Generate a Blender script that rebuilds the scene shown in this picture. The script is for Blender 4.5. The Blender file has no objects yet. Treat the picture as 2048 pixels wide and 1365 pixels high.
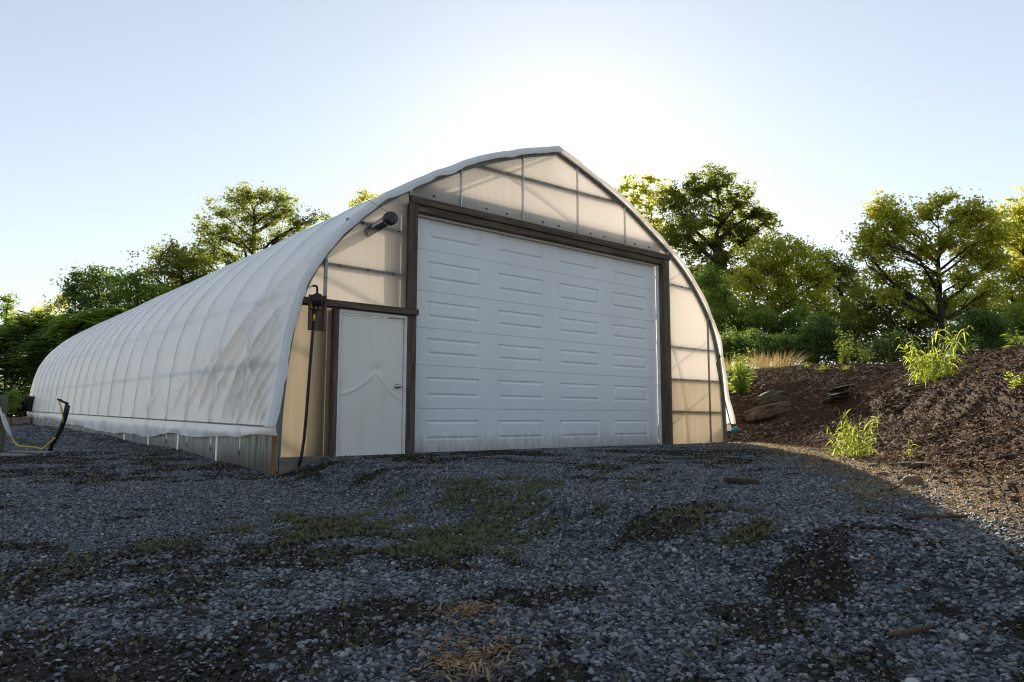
import bpy, bmesh, math, random
import numpy as np
from mathutils import Vector, Matrix

# ------------------------------------------------------------------ camera, light, exposure
SC = bpy.context.scene
COL = SC.collection
CAM = np.array([-4.044, -8.341, 0.488])
YAW, PITCH, ROLL, FPX, PW, PH = math.radians(39.606), math.radians(6.2), math.radians(0.081), 1421.2, 2048, 1365
_f = np.array([math.sin(YAW)*math.cos(PITCH), math.cos(YAW)*math.cos(PITCH), math.sin(PITCH)])
_r = np.array([math.cos(YAW), -math.sin(YAW), 0.0]); _u = np.cross(_r, _f)
_r, _u = math.cos(ROLL)*_r + math.sin(ROLL)*_u, -math.sin(ROLL)*_r + math.cos(ROLL)*_u
cam = bpy.data.cameras.new('camera'); cam.sensor_width = 36; cam.lens = FPX*36/PW
cam.clip_start = 0.05; cam.clip_end = 3000
co = bpy.data.objects.new('camera', cam); COL.objects.link(co)
co.matrix_world = Matrix([[_r[0], _u[0], -_f[0], CAM[0]], [_r[1], _u[1], -_f[1], CAM[1]], [_r[2], _u[2], -_f[2], CAM[2]], [0, 0, 0, 1]])
SC.camera = co

SUN_AZ, SUN_EL = math.radians(44.0), math.radians(20.4)
W = bpy.data.worlds.new('World'); SC.world = W; W.use_nodes = True
nt = W.node_tree; bg = nt.nodes['Background']
sky = nt.nodes.new('ShaderNodeTexSky'); sky.sky_type = 'NISHITA'; sky.sun_disc = False
sky.sun_elevation = SUN_EL; sky.sun_rotation = SUN_AZ
sky.air_density = 1.0; sky.dust_density = 0.2; sky.ozone_density = 1.2; sky.altitude = 100
hs = nt.nodes.new('ShaderNodeHueSaturation'); hs.inputs['Saturation'].default_value = 0.7
gm = nt.nodes.new('ShaderNodeGamma'); gm.inputs[1].default_value = 0.68                 # hazy air: a flatter, softer sky
nt.links.new(sky.outputs[0], gm.inputs[0]); nt.links.new(gm.outputs[0], hs.inputs['Color']); nt.links.new(hs.outputs[0], bg.inputs[0]); bg.inputs[1].default_value = 0.15
sl = bpy.data.lights.new('sun', 'SUN'); sl.energy = 5.0; sl.angle = math.radians(0.5); sl.color = (1.0, 0.86, 0.66)
so = bpy.data.objects.new('sun', sl); COL.objects.link(so)
SDIR = Vector((math.sin(SUN_AZ)*math.cos(SUN_EL), math.cos(SUN_AZ)*math.cos(SUN_EL), math.sin(SUN_EL)))
so.rotation_euler = (-SDIR).to_track_quat('-Z', 'Y').to_euler(); so.location = SDIR*60
vs = SC.view_settings; vs.view_transform = 'Standard'; vs.look = 'None'; vs.exposure = 1.0; vs.gamma = 1; vs.use_curve_mapping = False
SC.render.engine = 'CYCLES'
cy = SC.cycles; cy.pixel_filter_type = 'BLACKMAN_HARRIS'; cy.filter_width = 1.15; cy.max_bounces = 10; cy.diffuse_bounces = 5; cy.transmission_bounces = 8; cy.transparent_max_bounces = 8
cy.caustics_reflective = False; cy.caustics_refractive = False; cy.use_denoising = True; cy.sample_clamp_indirect = 6

rnd = random.Random(7)
rng = np.random.default_rng(11)

# ------------------------------------------------------------------ helpers
def ray(px, py): return _f + _r*(px-PW/2)/FPX - _u*(py-PH/2)/FPX
def at(px, py, D): return CAM + ray(px, py)*D                    # a point at a real distance D in front of the lens
def onwall(px, py, y=0.0):                                         # a point on the plane of the front wall
    d = ray(px, py); t = (y-CAM[1])/d[1]; p = CAM+t*d; return float(p[0]), float(p[2])

def tag(o, label=None, cat=None, group=None, kind=None):
    if label: o['label'] = label
    if cat: o['category'] = cat
    if group: o['group'] = group
    if kind: o['kind'] = kind
    return o
def thing(name, loc, label, cat, group=None, rz=0):
    o = bpy.data.objects.new(name, None); COL.objects.link(o); o.empty_display_size = 0.2
    o.location = loc; o.rotation_euler = (0, 0, rz); return tag(o, label, cat, group)
def link(name, me, mat, parent=None, world=True):
    o = bpy.data.objects.new(name, me); COL.objects.link(o)
    for m in (mat if isinstance(mat, (list, tuple)) else [mat]): me.materials.append(m)
    if parent is not None:
        o.parent = parent
        if world:                                                  # mesh data is in world space: undo every parent's offset
            m = Matrix.Identity(4); p = parent
            while p is not None:
                m = p.matrix_basis @ m if p.parent is None else p.matrix_parent_inverse @ p.matrix_basis @ m
                p = p.parent
            o.matrix_parent_inverse = m.inverted()
    return o

class MB:
    """collects polygons; build() makes ONE mesh object"""
    def __init__(s): s.v = []; s.f = []; s.smooth = []
    def add(s, verts, faces, smooth=False):
        n = len(s.v); s.v += [tuple(map(float, p)) for p in verts]; s.f += [tuple(i+n for i in f) for f in faces]; s.smooth += [smooth]*len(faces)
    def box(s, x0, x1, y0, y1, z0, z1, tw=None):
        v = [(x0,y0,z0),(x1,y0,z0),(x1,y1,z0),(x0,y1,z0),(x0,y0,z1),(x1,y0,z1),(x1,y1,z1),(x0,y1,z1)]
        if tw: v = [tw(p) for p in v]
        s.add(v, [(0,3,2,1),(4,5,6,7),(0,1,5,4),(1,2,6,5),(2,3,7,6),(3,0,4,7)])
    def tube(s, pts, r, n=8, cap=True, smooth=True):
        pts = [Vector(p) for p in pts]; k = len(pts)
        rs = r if hasattr(r, '__len__') else [r]*k
        vs_, fs = [], []
        up = None
        for i, p in enumerate(pts):
            t = (pts[min(i+1, k-1)] - pts[max(i-1, 0)])
            if t.length < 1e-9: t = Vector((0, 0, 1))
            t.normalize()
            if up is None: up = Vector((0, 0, 1)) if abs(t.z) < .9 else Vector((1, 0, 0))
            a = t.cross(up)
            if a.length < 1e-6: a = t.cross(Vector((.3, 1, .2)))
            a.normalize(); b = a.cross(t); up = b
            for j in range(n):
                th = 2*math.pi*j/n; vs_.append(p + a*(math.cos(th)*rs[i]) + b*(math.sin(th)*rs[i]))
        for i in range(k-1):
            for j in range(n):
                j2 = (j+1) % n; fs.append((i*n+j, i*n+j2, (i+1)*n+j2, (i+1)*n+j))
        if cap: fs.append(tuple(range(n-1, -1, -1))); fs.append(tuple((k-1)*n+j for j in range(n)))
        s.add(vs_, fs, smooth)
    def grid(s, P, smooth=True):                                    # P: rows x cols x 3
        P = np.asarray(P, float); a, b = P.shape[:2]
        idx = np.arange(a*b).reshape(a, b)
        q = np.stack([idx[:-1,:-1], idx[:-1,1:], idx[1:,1:], idx[1:,:-1]], -1).reshape(-1, 4)
        s.add(P.reshape(-1, 3).tolist(), q.tolist(), smooth)
    def build(s, name, mat, parent=None, bevel=0, seg=2):
        me = bpy.data.meshes.new(name); me.from_pydata(s.v, [], s.f)
        me.polygons.foreach_set('use_smooth', s.smooth); me.update()
        o = link(name, me, mat, parent)
        if bevel:
            m = o.modifiers.new('bevel', 'BEVEL'); m.width = bevel; m.segments = seg; m.limit_method = 'ANGLE'
        return o
def mesh_np(name, V, F, smooth=False):                              # V (n,3), F (m,k)
    me = bpy.data.meshes.new(name); n, (m, k) = len(V), F.shape
    me.vertices.add(n); me.vertices.foreach_set('co', np.ascontiguousarray(V, np.float32).ravel())
    me.loops.add(m*k); me.loops.foreach_set('vertex_index', np.ascontiguousarray(F, np.int32).ravel())
    me.polygons.add(m); me.polygons.foreach_set('loop_start', np.arange(m, dtype=np.int32)*k)
    me.polygons.foreach_set('use_smooth', np.full(m, smooth)); me.update(calc_edges=True); me.validate(); return me
def gridmesh(name, P, smooth=True):
    a, b = P.shape[:2]; idx = np.arange(a*b).reshape(a, b)
    q = np.stack([idx[:-1,:-1], idx[:-1,1:], idx[1:,1:], idx[1:,:-1]], -1).reshape(-1, 4)
    return mesh_np(name, P.reshape(-1, 3), q, smooth)

def _h(ix, iy, seed):
    n = (ix*374761393 + iy*668265263 + seed*2246822519) & 0xffffffff
    n = ((n ^ (n >> 13)) * 1274126177) & 0xffffffff
    return ((n ^ (n >> 16)) & 0xffff)/65535.0
def vnoise(x, y, seed=0):
    x = np.asarray(x, float); y = np.asarray(y, float)
    ix = np.floor(x).astype(np.int64); iy = np.floor(y).astype(np.int64); fx = x-ix; fy = y-iy
    fx = fx*fx*(3-2*fx); fy = fy*fy*(3-2*fy)
    return (_h(ix,iy,seed)*(1-fx)+_h(ix+1,iy,seed)*fx)*(1-fy) + (_h(ix,iy+1,seed)*(1-fx)+_h(ix+1,iy+1,seed)*fx)*fy
def fbm(x, y, seed=0, o=4):
    t = 0; a = .5; s = 0
    for k in range(o): t = t + a*vnoise(np.asarray(x)*2**k, np.asarray(y)*2**k, seed+k*17); s += a; a *= .5
    return t/s
def sstep(a, b, x):
    t = np.clip((np.asarray(x, float)-a)/(b-a), 0, 1); return t*t*(3-2*t)

# ------------------------------------------------------------------ materials
class NT:
    def __init__(s, name):
        s.m = bpy.data.materials.new(name); s.m.use_nodes = True; s.t = s.m.node_tree
        s.out = s.t.nodes['Material Output']; s.p = s.t.nodes['Principled BSDF']
    def n(s, typ, **kw):
        x = s.t.nodes.new(typ)
        for k, v in kw.items():
            if k in x.inputs.keys(): x.inputs[k].default_value = v
            else: setattr(x, k, v)
        return x
    def l(s, a, b): s.t.links.new(a, b)
    def coord(s, scale=(1,1,1), kind='Object'):
        tc = s.n('ShaderNodeTexCoord'); mp = s.n('ShaderNodeMapping'); mp.inputs['Scale'].default_value = scale
        s.l(tc.outputs[kind], mp.inputs[0]); return mp.outputs[0]
    def noise(s, scale, vec=None, detail=4, rough=.55, dist=0):
        x = s.n('ShaderNodeTexNoise'); x.inputs['Scale'].default_value = scale; x.inputs['Detail'].default_value = detail
        x.inputs['Roughness'].default_value = rough; x.inputs['Distortion'].default_value = dist
        if vec is not None: s.l(vec, x.inputs['Vector'])
        return x.outputs['Fac']
    def ramp(s, fac, stops):
        x = s.n('ShaderNodeValToRGB'); e = x.color_ramp.elements
        while len(e) < len(stops): e.new(.5)
        for el, (p, c) in zip(e, stops): el.position = p; el.color = (*c, 1) if len(c) == 3 else c
        s.l(fac, x.inputs[0]); return x.outputs[0]
    def mix(s, fac, a, b, mode='MIX'):
        x = s.n('ShaderNodeMix', data_type='RGBA', blend_type=mode)
        for sock, v in ((x.inputs[0], fac), (x.inputs[6], a), (x.inputs[7], b)):
            if isinstance(v, (int, float)): sock.default_value = v
            elif isinstance(v, tuple): sock.default_value = (*v, 1)
            else: s.l(v, sock)
        return x.outputs[2]
    def math(s, op, a, b=0.0):
        x = s.n('ShaderNodeMath', operation=op)
        for sock, v in ((x.inputs[0], a), (x.inputs[1], b)):
            if isinstance(v, (int, float)): sock.default_value = v
            else: s.l(v, sock)
        return x.outputs[0]
    def bump(s, h, strength=.3, dist=.01, bsdf=None):
        b = s.n('ShaderNodeBump'); b.inputs['Strength'].default_value = strength; b.inputs['Distance'].default_value = dist
        s.l(h, b.inputs['Height']); s.l(b.outputs[0], (bsdf or s.p).inputs['Normal']); return b.outputs[0]
    def set(s, col=None, rough=None, metal=None, spec=None):
        for k, v in (('Base Color', col), ('Roughness', rough), ('Metallic', metal), ('Specular IOR Level', spec)):
            if v is None: continue
            if isinstance(v, tuple): s.p.inputs[k].default_value = (*v, 1)
            elif isinstance(v, (int, float)): s.p.inputs[k].default_value = v
            else: s.l(v, s.p.inputs[k])
        return s.m

def m_wood(name, c0, c1, c2, axis):                                 # weathered board, grain along axis
    t = NT(name); sc = [26, 26, 26]; sc[axis] = 1.6
    v = t.coord(tuple(sc)); n1 = t.noise(1.0, v, 6, .65, .6)
    big = t.noise(1.3, t.coord(), 3)
    c = t.ramp(n1, [(.28, c0), (.5, c1), (.72, c2)])
    c = t.mix(t.math('MULTIPLY', big, .55), c, tuple(x*.55 for x in c1))
    t.bump(n1, .6, .006); return t.set(c, .85, 0, .2)
WD = ((.03,.022,.017), (.115,.087,.066), (.24,.195,.155))
wood_x = m_wood('weathered_timber_along_x', *WD, 0); wood_z = m_wood('weathered_timber_upright', *WD, 2)
wood_pale = m_wood('grey_board', (.10,.09,.075), (.2,.18,.15), (.3,.27,.23), 0)
wood_post = m_wood('greenish_post_timber', (.07,.07,.045), (.16,.155,.1), (.25,.23,.16), 2)
wood_warm = m_wood('fresh_brown_timber', (.12,.045,.015), (.27,.11,.035), (.36,.16,.06), 2)

def m_film(name, tmix, clear):
    t = NT(name)
    v = t.coord((1, 1, 1)); n = t.noise(.8, v, 4); fine = t.noise(7, t.coord((1, .35, .6)), 5, .6)
    c = t.ramp(n, [(.3, (.74,.77,.79)), (.7, (.82,.85,.87))])
    t.set(c, .42, 0, .35)
    t.bump(fine, .22, .03)
    tr = t.n('ShaderNodeBsdfTranslucent'); tr.inputs[0].default_value = (.95, .9, .84, 1)
    mx = t.n('ShaderNodeMixShader'); mx.inputs[0].default_value = tmix
    t.l(t.p.outputs[0], mx.inputs[1]); t.l(tr.outputs[0], mx.inputs[2])
    tp = t.n('ShaderNodeBsdfTransparent'); tp.inputs[0].default_value = (1, .97, .93, 1)
    m2 = t.n('ShaderNodeMixShader'); m2.inputs[0].default_value = clear
    t.l(mx.outputs[0], m2.inputs[1]); t.l(tp.outputs[0], m2.inputs[2]); t.l(m2.outputs[0], t.out.inputs[0]); return t.m
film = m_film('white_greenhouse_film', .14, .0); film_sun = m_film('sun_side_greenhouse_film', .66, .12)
def m_poly(name, tint, dirt, t0=(1, .985, .975), t1=(.66, .53, .38)):
    t = NT(name); v = t.coord()
    wv = t.n('ShaderNodeTexWave', wave_type='BANDS', bands_direction='X', wave_profile='SIN')
    wv.inputs['Scale'].default_value = 14; wv.inputs['Distortion'].default_value = 0; t.l(v, wv.inputs[0])
    streak = t.noise(1.0, t.coord((9, 9, .5)), 5, .6); big = t.noise(.9, v, 4)
    c = t.mix(t.math('MULTIPLY', streak, dirt), tint, (.42, .36, .26))
    t.set(c, .2, 0, .5); t.bump(wv.outputs['Fac'], .25, .01)
    tr = t.n('ShaderNodeBsdfTranslucent')
    c2 = t.mix(t.math('MULTIPLY', streak, dirt), t0, t1)
    c3 = t.mix(t.math('MULTIPLY', wv.outputs['Fac'], .32), c2, (.5, .45, .4)); t.l(c3, tr.inputs[0])
    mx = t.n('ShaderNodeMixShader'); mx.inputs[0].default_value = .86
    t.l(t.p.outputs[0], mx.inputs[1]); t.l(tr.outputs[0], mx.inputs[2]); t.l(mx.outputs[0], t.out.inputs[0]); return t.m
poly = m_poly('twinwall_panel', (.68,.68,.67), .27); poly_low = m_poly('stained_shaded_twinwall_panel', (.42,.39,.31), .8, (.78,.71,.58), (.42,.33,.2))  # low panels: streaky stain, plus shade of blocked light put into the tint

def m_simple(name, col, rough=.5, metal=0, var=.25, scale=12, bump=0.0, spec=.4):
    t = NT(name); n = t.noise(scale, t.coord(), 4)
    c = t.ramp(n, [(.25, tuple(x*(1-var) for x in col)), (.75, tuple(min(1, x*(1+var)) for x in col))])
    if bump: t.bump(n, bump, .01)
    return t.set(c, rough, metal, spec)
def m_garage():
    t = NT('white_embossed_steel'); v = t.coord((1.2, 1, 60)); g = t.noise(1.0, v, 5, .6, .8)
    dirt = t.noise(1.2, t.coord((1, 1, .35)), 5)
    c = t.mix(t.ramp(dirt, [(.45, (0,0,0)), (.8, (.35,.35,.35))]), (.78,.82,.85), (.6,.6,.58))
    sp = t.n('ShaderNodeSeparateXYZ'); t.l(t.coord(), sp.inputs[0]); spl = t.noise(1.0, t.coord((14, 1, 5)), 5, .7)
    c = t.mix(t.ramp(t.math('SUBTRACT', t.math('MULTIPLY', spl, .55), sp.outputs['Z']), [(.0, (0,0,0)), (.3, (.7,.7,.7))]), c, (.3,.25,.19))   # mud splashed up from the gravel
    t.bump(g, .28, .003); return t.set(c, .42, 0, .4)
garage_m = m_garage()
def m_door():
    t = NT('cream_painted_steel'); n = t.noise(1.0, t.coord((5, 5, .7)), 5)
    c = t.mix(t.ramp(n, [(.5, (0,0,0)), (.8, (.4,.4,.4))]), (.78,.775,.72), (.64,.62,.52)); return t.set(c, .4, 0, .4)
door_m = m_door()
trim_white = m_simple('white_trim', (.7,.7,.68), .45, 0, .1, 6)
galv = m_simple('galvanised_steel', (.5,.52,.53), .38, .85, .2, 18)
alu_dull = m_simple('dull_grey_channel', (.2,.21,.19), .5, .35, .3, 9)
steel_dark = m_simple('dark_steel', (.05,.05,.055), .4, .6, .4, 14)
black_plastic = m_simple('black_rubber', (.012,.012,.013), .5, 0, .3, 20)
brass = m_simple('old_brass', (.3,.2,.08), .35, .9, .3, 25)
yellow_m = m_simple('yellow_plastic', (.55,.42,.04), .5, 0, .2, 20)
teal_m = m_simple('teal_plastic', (.02,.2,.22), .45, 0, .25, 12)
cord_m = m_simple('white_cord', (.93,.94,.95), .35, 0, .04, 30)
hose_white = m_simple('white_hose', (.6,.62,.62), .5, 0, .15, 12)
knob_m = m_simple('satin_nickel', (.55,.52,.47), .25, 1, .1, 20)
rust_m = m_simple('rusty_hinge', (.2,.12,.05), .6, .6, .4, 40)
chrome_pipe = m_simple('sooty_flue_steel', (.24,.23,.23), .27, .95, .35, 8)
def m_base():
    t = NT('grey_skirting_board'); v = t.coord()
    n = t.noise(3, t.coord((1, 4, .6)), 5, .65)
    c = t.ramp(n, [(.25, (.2,.195,.18)), (.55, (.38,.375,.355)), (.8, (.5,.49,.47))])
    sep = t.n('ShaderNodeSeparateXYZ'); t.l(v, sep.inputs[0])
    ystr = t.noise(1.0, t.coord((1, 11, .7)), 4, .6)
    nearf = t.math('SUBTRACT', 1.0, t.math('MULTIPLY', sep.outputs['Y'], .42))
    g = t.math('MULTIPLY', t.math('MAXIMUM', nearf, .12), t.ramp(ystr, [(.42, (0,0,0)), (.62, (1,1,1))]))
    c = t.mix(g, c, (.06,.068,.022))
    low = t.ramp(t.math('ADD', sep.outputs['Z'], t.math('MULTIPLY', ystr, .3)), [(.05, (1,1,1)), (.3, (0,0,0))])
    c = t.mix(t.math('MULTIPLY', low, .7), c, (.04,.034,.02))
    t.bump(n, .3, .006); return t.set(c, .8, 0, .2)
base_m = m_base()

def m_leaf(name, cols, trans, tcol, rough=.5, tmix=.6):
    t = NT(name)
    g = t.n('ShaderNodeNewGeometry'); big = t.noise(.55, t.coord(), 3)
    r = t.math('ADD', t.math('MULTIPLY', g.outputs['Random Per Island'], .55), t.math('MULTIPLY', big, .45))
    c = t.ramp(r, [(.2, cols[0]), (.5, cols[1]), (.8, cols[2])]); t.set(c, rough, 0, .3)
    tr = t.n('ShaderNodeBsdfTranslucent'); t.l(t.mix(.5, t.mix(1.0, c, trans, 'MULTIPLY'), tcol), tr.inputs[0])
    mx = t.n('ShaderNodeMixShader'); mx.inputs[0].default_value = tmix
    t.l(t.p.outputs[0], mx.inputs[1]); t.l(tr.outputs[0], mx.inputs[2]); t.l(mx.outputs[0], t.out.inputs[0]); return t.m
leaf_oak = m_leaf('oak_leaves', ((.03,.05,.013), (.06,.085,.02), (.11,.125,.028)), (4.5,4.5,2.5), (.5,.5,.07))
leaf_yel = m_leaf('yellowing_leaves', ((.07,.095,.016), (.135,.155,.024), (.24,.22,.035)), (4,4,2.5), (.9,.86,.09))
leaf_dark = m_leaf('dark_green_leaves', ((.026,.054,.015), (.055,.095,.026), (.1,.145,.034)), (4,4,3), (.26,.36,.06), tmix=.4)
leaf_mid = m_leaf('fresh_green_leaves', ((.038,.075,.015), (.065,.115,.022), (.11,.155,.03)), (4,4,3), (.5,.6,.08))
leaf_mid2 = m_leaf('hedge_green_leaves', ((.03,.06,.014), (.06,.095,.022), (.1,.135,.03)), (4,4,3), (.38,.48,.07))
leaf_weed = m_leaf('sunlit_weed_leaves', ((.09,.14,.022), (.17,.22,.035), (.26,.29,.06)), (2.4,2.4,2), (.7,.78,.1), tmix=.62)
leaf_dry = m_leaf('dry_grass_blades', ((.16,.115,.05), (.26,.19,.08), (.33,.27,.13)), (1.5,1.5,1.5), (.5,.36,.14))
seed_m = m_leaf('foxtail_seedheads', ((.25,.2,.13), (.36,.3,.2), (.45,.4,.3)), (1.5,1.5,1.5), (.55,.45,.3))
bark = m_simple('bark', (.045,.036,.028), .9, 0, .5, 8, .6, .1)
twig_m = m_simple('dead_twig', (.11,.07,.045), .85, 0, .4, 14, .3, .1)
rock_tan = m_simple('tan_stone', (.2,.135,.085), .85, 0, .35, 9, .6, .15)
rock_bed = m_simple('brown_bedrock', (.13,.085,.055), .9, 0, .45, 7, .8, .15)
rock_grey = m_simple('olive_grey_shale', (.085,.068,.045), .85, 0, .5, 6, .7, .15)
tub_m = m_simple('black_tub_plastic', (.012,.013,.017), .45, 0, .3, 5)
plank_m = m_simple('dark_scrap_wood', (.06,.05,.04), .85, 0, .4, 10, .5, .1)
slab_m = m_simple('pale_slab', (.2,.2,.19), .85, 0, .3, 7, .4, .15)
rail_m = m_simple('weathered_rail', (.2,.15,.125), .8, 0, .3, 5, .3, .15)

def m_inst(name, stops, rough=.75, spec=.3, noise=30):
    t = NT(name); oi = t.n('ShaderNodeObjectInfo'); n = t.noise(noise, t.coord(), 3)
    c = t.ramp(oi.outputs['Random'], stops)
    c = t.mix(t.math('MULTIPLY', n, .5), c, (.02,.02,.02)); t.bump(n, .3, .004); return t.set(c, rough, 0, spec)
stone_m = m_inst('slate_gravel', [(0, (.018,.02,.024)), (.3, (.068,.076,.087)), (.6, (.155,.172,.192)), (.88, (.3,.325,.35)), (.96, (.24,.19,.145)), (1, (.56,.57,.58))], .62, .4)
chip_m = m_inst('bark_mulch', [(0, (.026,.014,.009)), (.3, (.14,.074,.038)), (.6, (.29,.168,.092)), (.85, (.45,.29,.175)), (1, (.6,.46,.35))], .85, .15)
wchip_m = m_inst('pale_wood_chips', [(0, (.18,.09,.04)), (.5, (.33,.2,.1)), (1, (.5,.36,.22))], .8, .15)

def m_ground():
    t = NT('gravel_and_soil'); v = t.coord()
    vo = t.n('ShaderNodeTexVoronoi'); vo.inputs['Scale'].default_value = 26; t.l(v, vo.inputs['Vector'])
    sep = t.n('ShaderNodeSeparateColor'); t.l(vo.outputs['Color'], sep.inputs[0])
    st = t.ramp(sep.outputs[0], [(0, (.008,.009,.011)), (.5, (.036,.041,.048)), (.85, (.1,.112,.125)), (1, (.22,.22,.22))])
    fine = t.noise(60, v, 4)
    soil = t.ramp(t.noise(22, v, 6, .7), [(.3, (.007,.0055,.004)), (.6, (.02,.015,.009)), (.8, (.045,.034,.02))])
    green = t.ramp(t.noise(45, v, 5, .7), [(.3, (.012,.02,.005)), (.55, (.04,.055,.015)), (.8, (.085,.1,.035))])
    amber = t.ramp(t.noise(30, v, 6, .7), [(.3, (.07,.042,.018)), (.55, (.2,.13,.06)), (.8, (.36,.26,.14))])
    def attr(n): a = t.n('ShaderNodeAttribute'); a.attribute_name = n; return a.outputs['Fac']
    det = t.noise(9, v, 6, .7)
    def edge(n): return t.ramp(t.math('ADD', attr(n), t.math('MULTIPLY', t.math('SUBTRACT', det, .5), .9)), [(.38, (0,0,0)), (.62, (1,1,1))])
    c = t.mix(edge('dirt'), st, soil); c = t.mix(edge('amber'), c, amber); c = t.mix(edge('green'), c, green)
    hh = t.math('ADD', t.math('MULTIPLY', vo.outputs['Distance'], -1.0), t.math('MULTIPLY', fine, .4))
    t.bump(hh, .7, .02); return t.set(c, .85, 0, .2)
ground_m = m_ground()
def m_bank():
    t = NT('mulch_covered_soil'); v = t.coord()
    n = t.noise(26, t.coord((1, 1, 1)), 6, .7, .5); b = t.noise(1.6, v, 4)
    c = t.ramp(n, [(.3, (.016,.009,.006)), (.55, (.08,.046,.03)), (.8, (.16,.1,.066))])
    c = t.mix(t.ramp(b, [(.5, (0,0,0)), (.7, (.7,.7,.7))]), c, (.06,.042,.026))
    t.bump(n, .8, .03); return t.set(c, .9, 0, .1)
bank_m = m_bank()
field_m = m_simple('rough_grass_ground', (.05,.055,.022), .9, 0, .5, 1.5, .4, .1)

# ------------------------------------------------------------------ terrain
LY = [-3, 0.16, 2.1, 4.07, 6.0, 8.0, 9.75, 16, 25.5, 60]; LZ = [-.19, -.185, -.107, -.028, -.005, .03, .10, .18, .262, .5]
def ground_z(x, y):
    x = np.asarray(x, float); y = np.asarray(y, float)
    left = np.interp(y, LY, LZ)
    right = np.interp(y, [0, 26, 60], [.012, .3, .6])
    w = sstep(-.85, -.05, x)
    z = left*(1-w) + right*w
    k = np.clip((4.6-x)/7.6, 0, 1.15)**1.15
    z = z - .05*np.clip(-y, 0, 40)*k
    return z + (fbm(x*.45, y*.45, 5)-.5)*.06*sstep(.3, 1.6, np.abs(y)+np.maximum(0, -x-1))
def bank_s(x, y):
    x = np.asarray(x, float); y = np.asarray(y, float)
    sA = ((x-5.25)*.66 - (y+4.15)*.75)
    sB = (x-8.75)
    return np.maximum(sA, sB) + (fbm(x*.6, y*.6, 31)-.5)*.7
def bank_z(x, y):
    s = bank_s(x, y)
    p = np.interp(s, [-1, 0, .7, 1.3, 1.65, 2.3, 3.1, 4.2, 8, 30, 200], [-.15, 0, .22, .48, .95, 1.28, 1.58, 1.78, 1.98, 2.6, 4])
    rough = (fbm(x*1.7, y*1.7, 41, 5)-.5)*.22*sstep(.1, 1, s) + (vnoise(x*9, y*9, 44)-.5)*.035
    return .0 + np.where(s < 0, ground_z(x, y)-.02, 0) + p + rough - .01
def top_z(x, y): return float(np.maximum(ground_z(x, y), bank_z(x, y)))
def gpoint(px, py):                                                # where a sight line meets the land
    d = ray(px, py); ts = np.linspace(1.5, 60, 6000); P = CAM + d*ts[:, None]
    z = np.maximum(ground_z(P[:,0], P[:,1]), bank_z(P[:,0], P[:,1]))
    c = np.where(bank_s(P[:,0], P[:,1]) < 4.3, P[:,2]-z, 9.0); i = int(np.argmax(c < 0))
    if c[i] >= 0:                                                   # just misses the crest: stand on the crest
        k = np.nonzero((ts > 4) & (c < 8))[0]; i = k[int(np.argmin(c[k]/ts[k]))]; return np.array([P[i,0], P[i,1], z[i]])
    return P[i]

def axis(segs):
    out = [segs[0][0]]
    for a, b, st in segs:
        n = max(1, int(round((b-a)/st))); out += list(np.linspace(a, b, n+1)[1:])
    return np.array(out)
_GC = {}
def blob(x, y, px, py, rx, ry):                                    # soft patch on the ground
    if (px, py) not in _GC: _GC[(px, py)] = gpoint(px, py)
    c = _GC[(px, py)]; return np.exp(-(((x-c[0])/rx)**2+((y-c[1])/ry)**2))
def masks(x, y):
    n1 = fbm(x*1.25+3, y*1.7, 61, 5); n2 = fbm(x*3.6, y*4.4, 77, 4)
    dirt = sstep(.455, .575, n1*.54+n2*.5 + .08*blob(x, y, 300, 1180, 2.2, 1.6) + .12*blob(x, y, 1330, 1030, .7, .5) - .18*blob(x, y, 1500, 1000, 2.5, 1.2) - .14*blob(x, y, 350, 1000, 2.0, 1.6) + .2*blob(x, y, 1480, 895, .9, .5) - .1*blob(x, y, 1000, 950, 3, 1))
    g = 1.0*blob(x, y, 1000, 1050, 1.0, .7) + .5*blob(x, y, 900, 1000, .5, .8) + .45*blob(x, y, 560, 1060, .9, .3) + .35*blob(x, y, 1450, 1055, .5, .4) + .3*blob(x, y, 800, 1040, 2.2, .9)
    green = sstep(.36, .62, g*.62 + (n2-.5)*1.5 + (n1-.5)*.8 + .1)*sstep(.03, .16, g)
    s = bank_s(x, y)
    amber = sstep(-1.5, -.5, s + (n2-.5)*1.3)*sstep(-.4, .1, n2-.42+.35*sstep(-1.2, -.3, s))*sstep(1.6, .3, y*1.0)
    return dirt*(1-.7*amber), green*(1-amber), amber
xs = axis([(-500, -60, 44), (-60, -14, 4), (-14, -6.5, .5), (-6.5, 9.5, .09), (9.5, 20, .6), (20, 60, 5), (60, 500, 44)])
ys = axis([(-500, -30, 47), (-30, -9, 3), (-9, 1.2, .09), (1.2, 27, .4), (27, 60, 4), (60, 900, 60)])
X, Y = np.meshgrid(xs, ys)
me = gridmesh('ground', np.stack([X, Y, ground_z(X, Y)], -1))
go = link('gravel_ground', me, ground_m); tag(go, kind='structure')
for nm, m in zip(('dirt', 'green', 'amber'), masks(X.ravel(), Y.ravel())):
    a = me.attributes.new(nm, 'FLOAT', 'POINT'); a.data.foreach_set('value', m.astype(np.float32))
xs = axis([(-14, -2, .5), (-2, 11, .07), (11, 30, .5), (30, 120, 6)])
ys = axis([(-60, -14, 4), (-14, -8.5, .4), (-8.5, 2, .07), (2, 30, .5), (30, 120, 6)])
X, Y = np.meshgrid(xs, ys); Z = bank_z(X, Y)
S_ = bank_s(X, Y); Z = np.where(S_ < -.35, Z-.6, Z)
bo = link('mulch_bank', gridmesh('mulch_bank', np.stack([X, Y, Z], -1)), bank_m); tag(bo, kind='structure')

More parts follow.
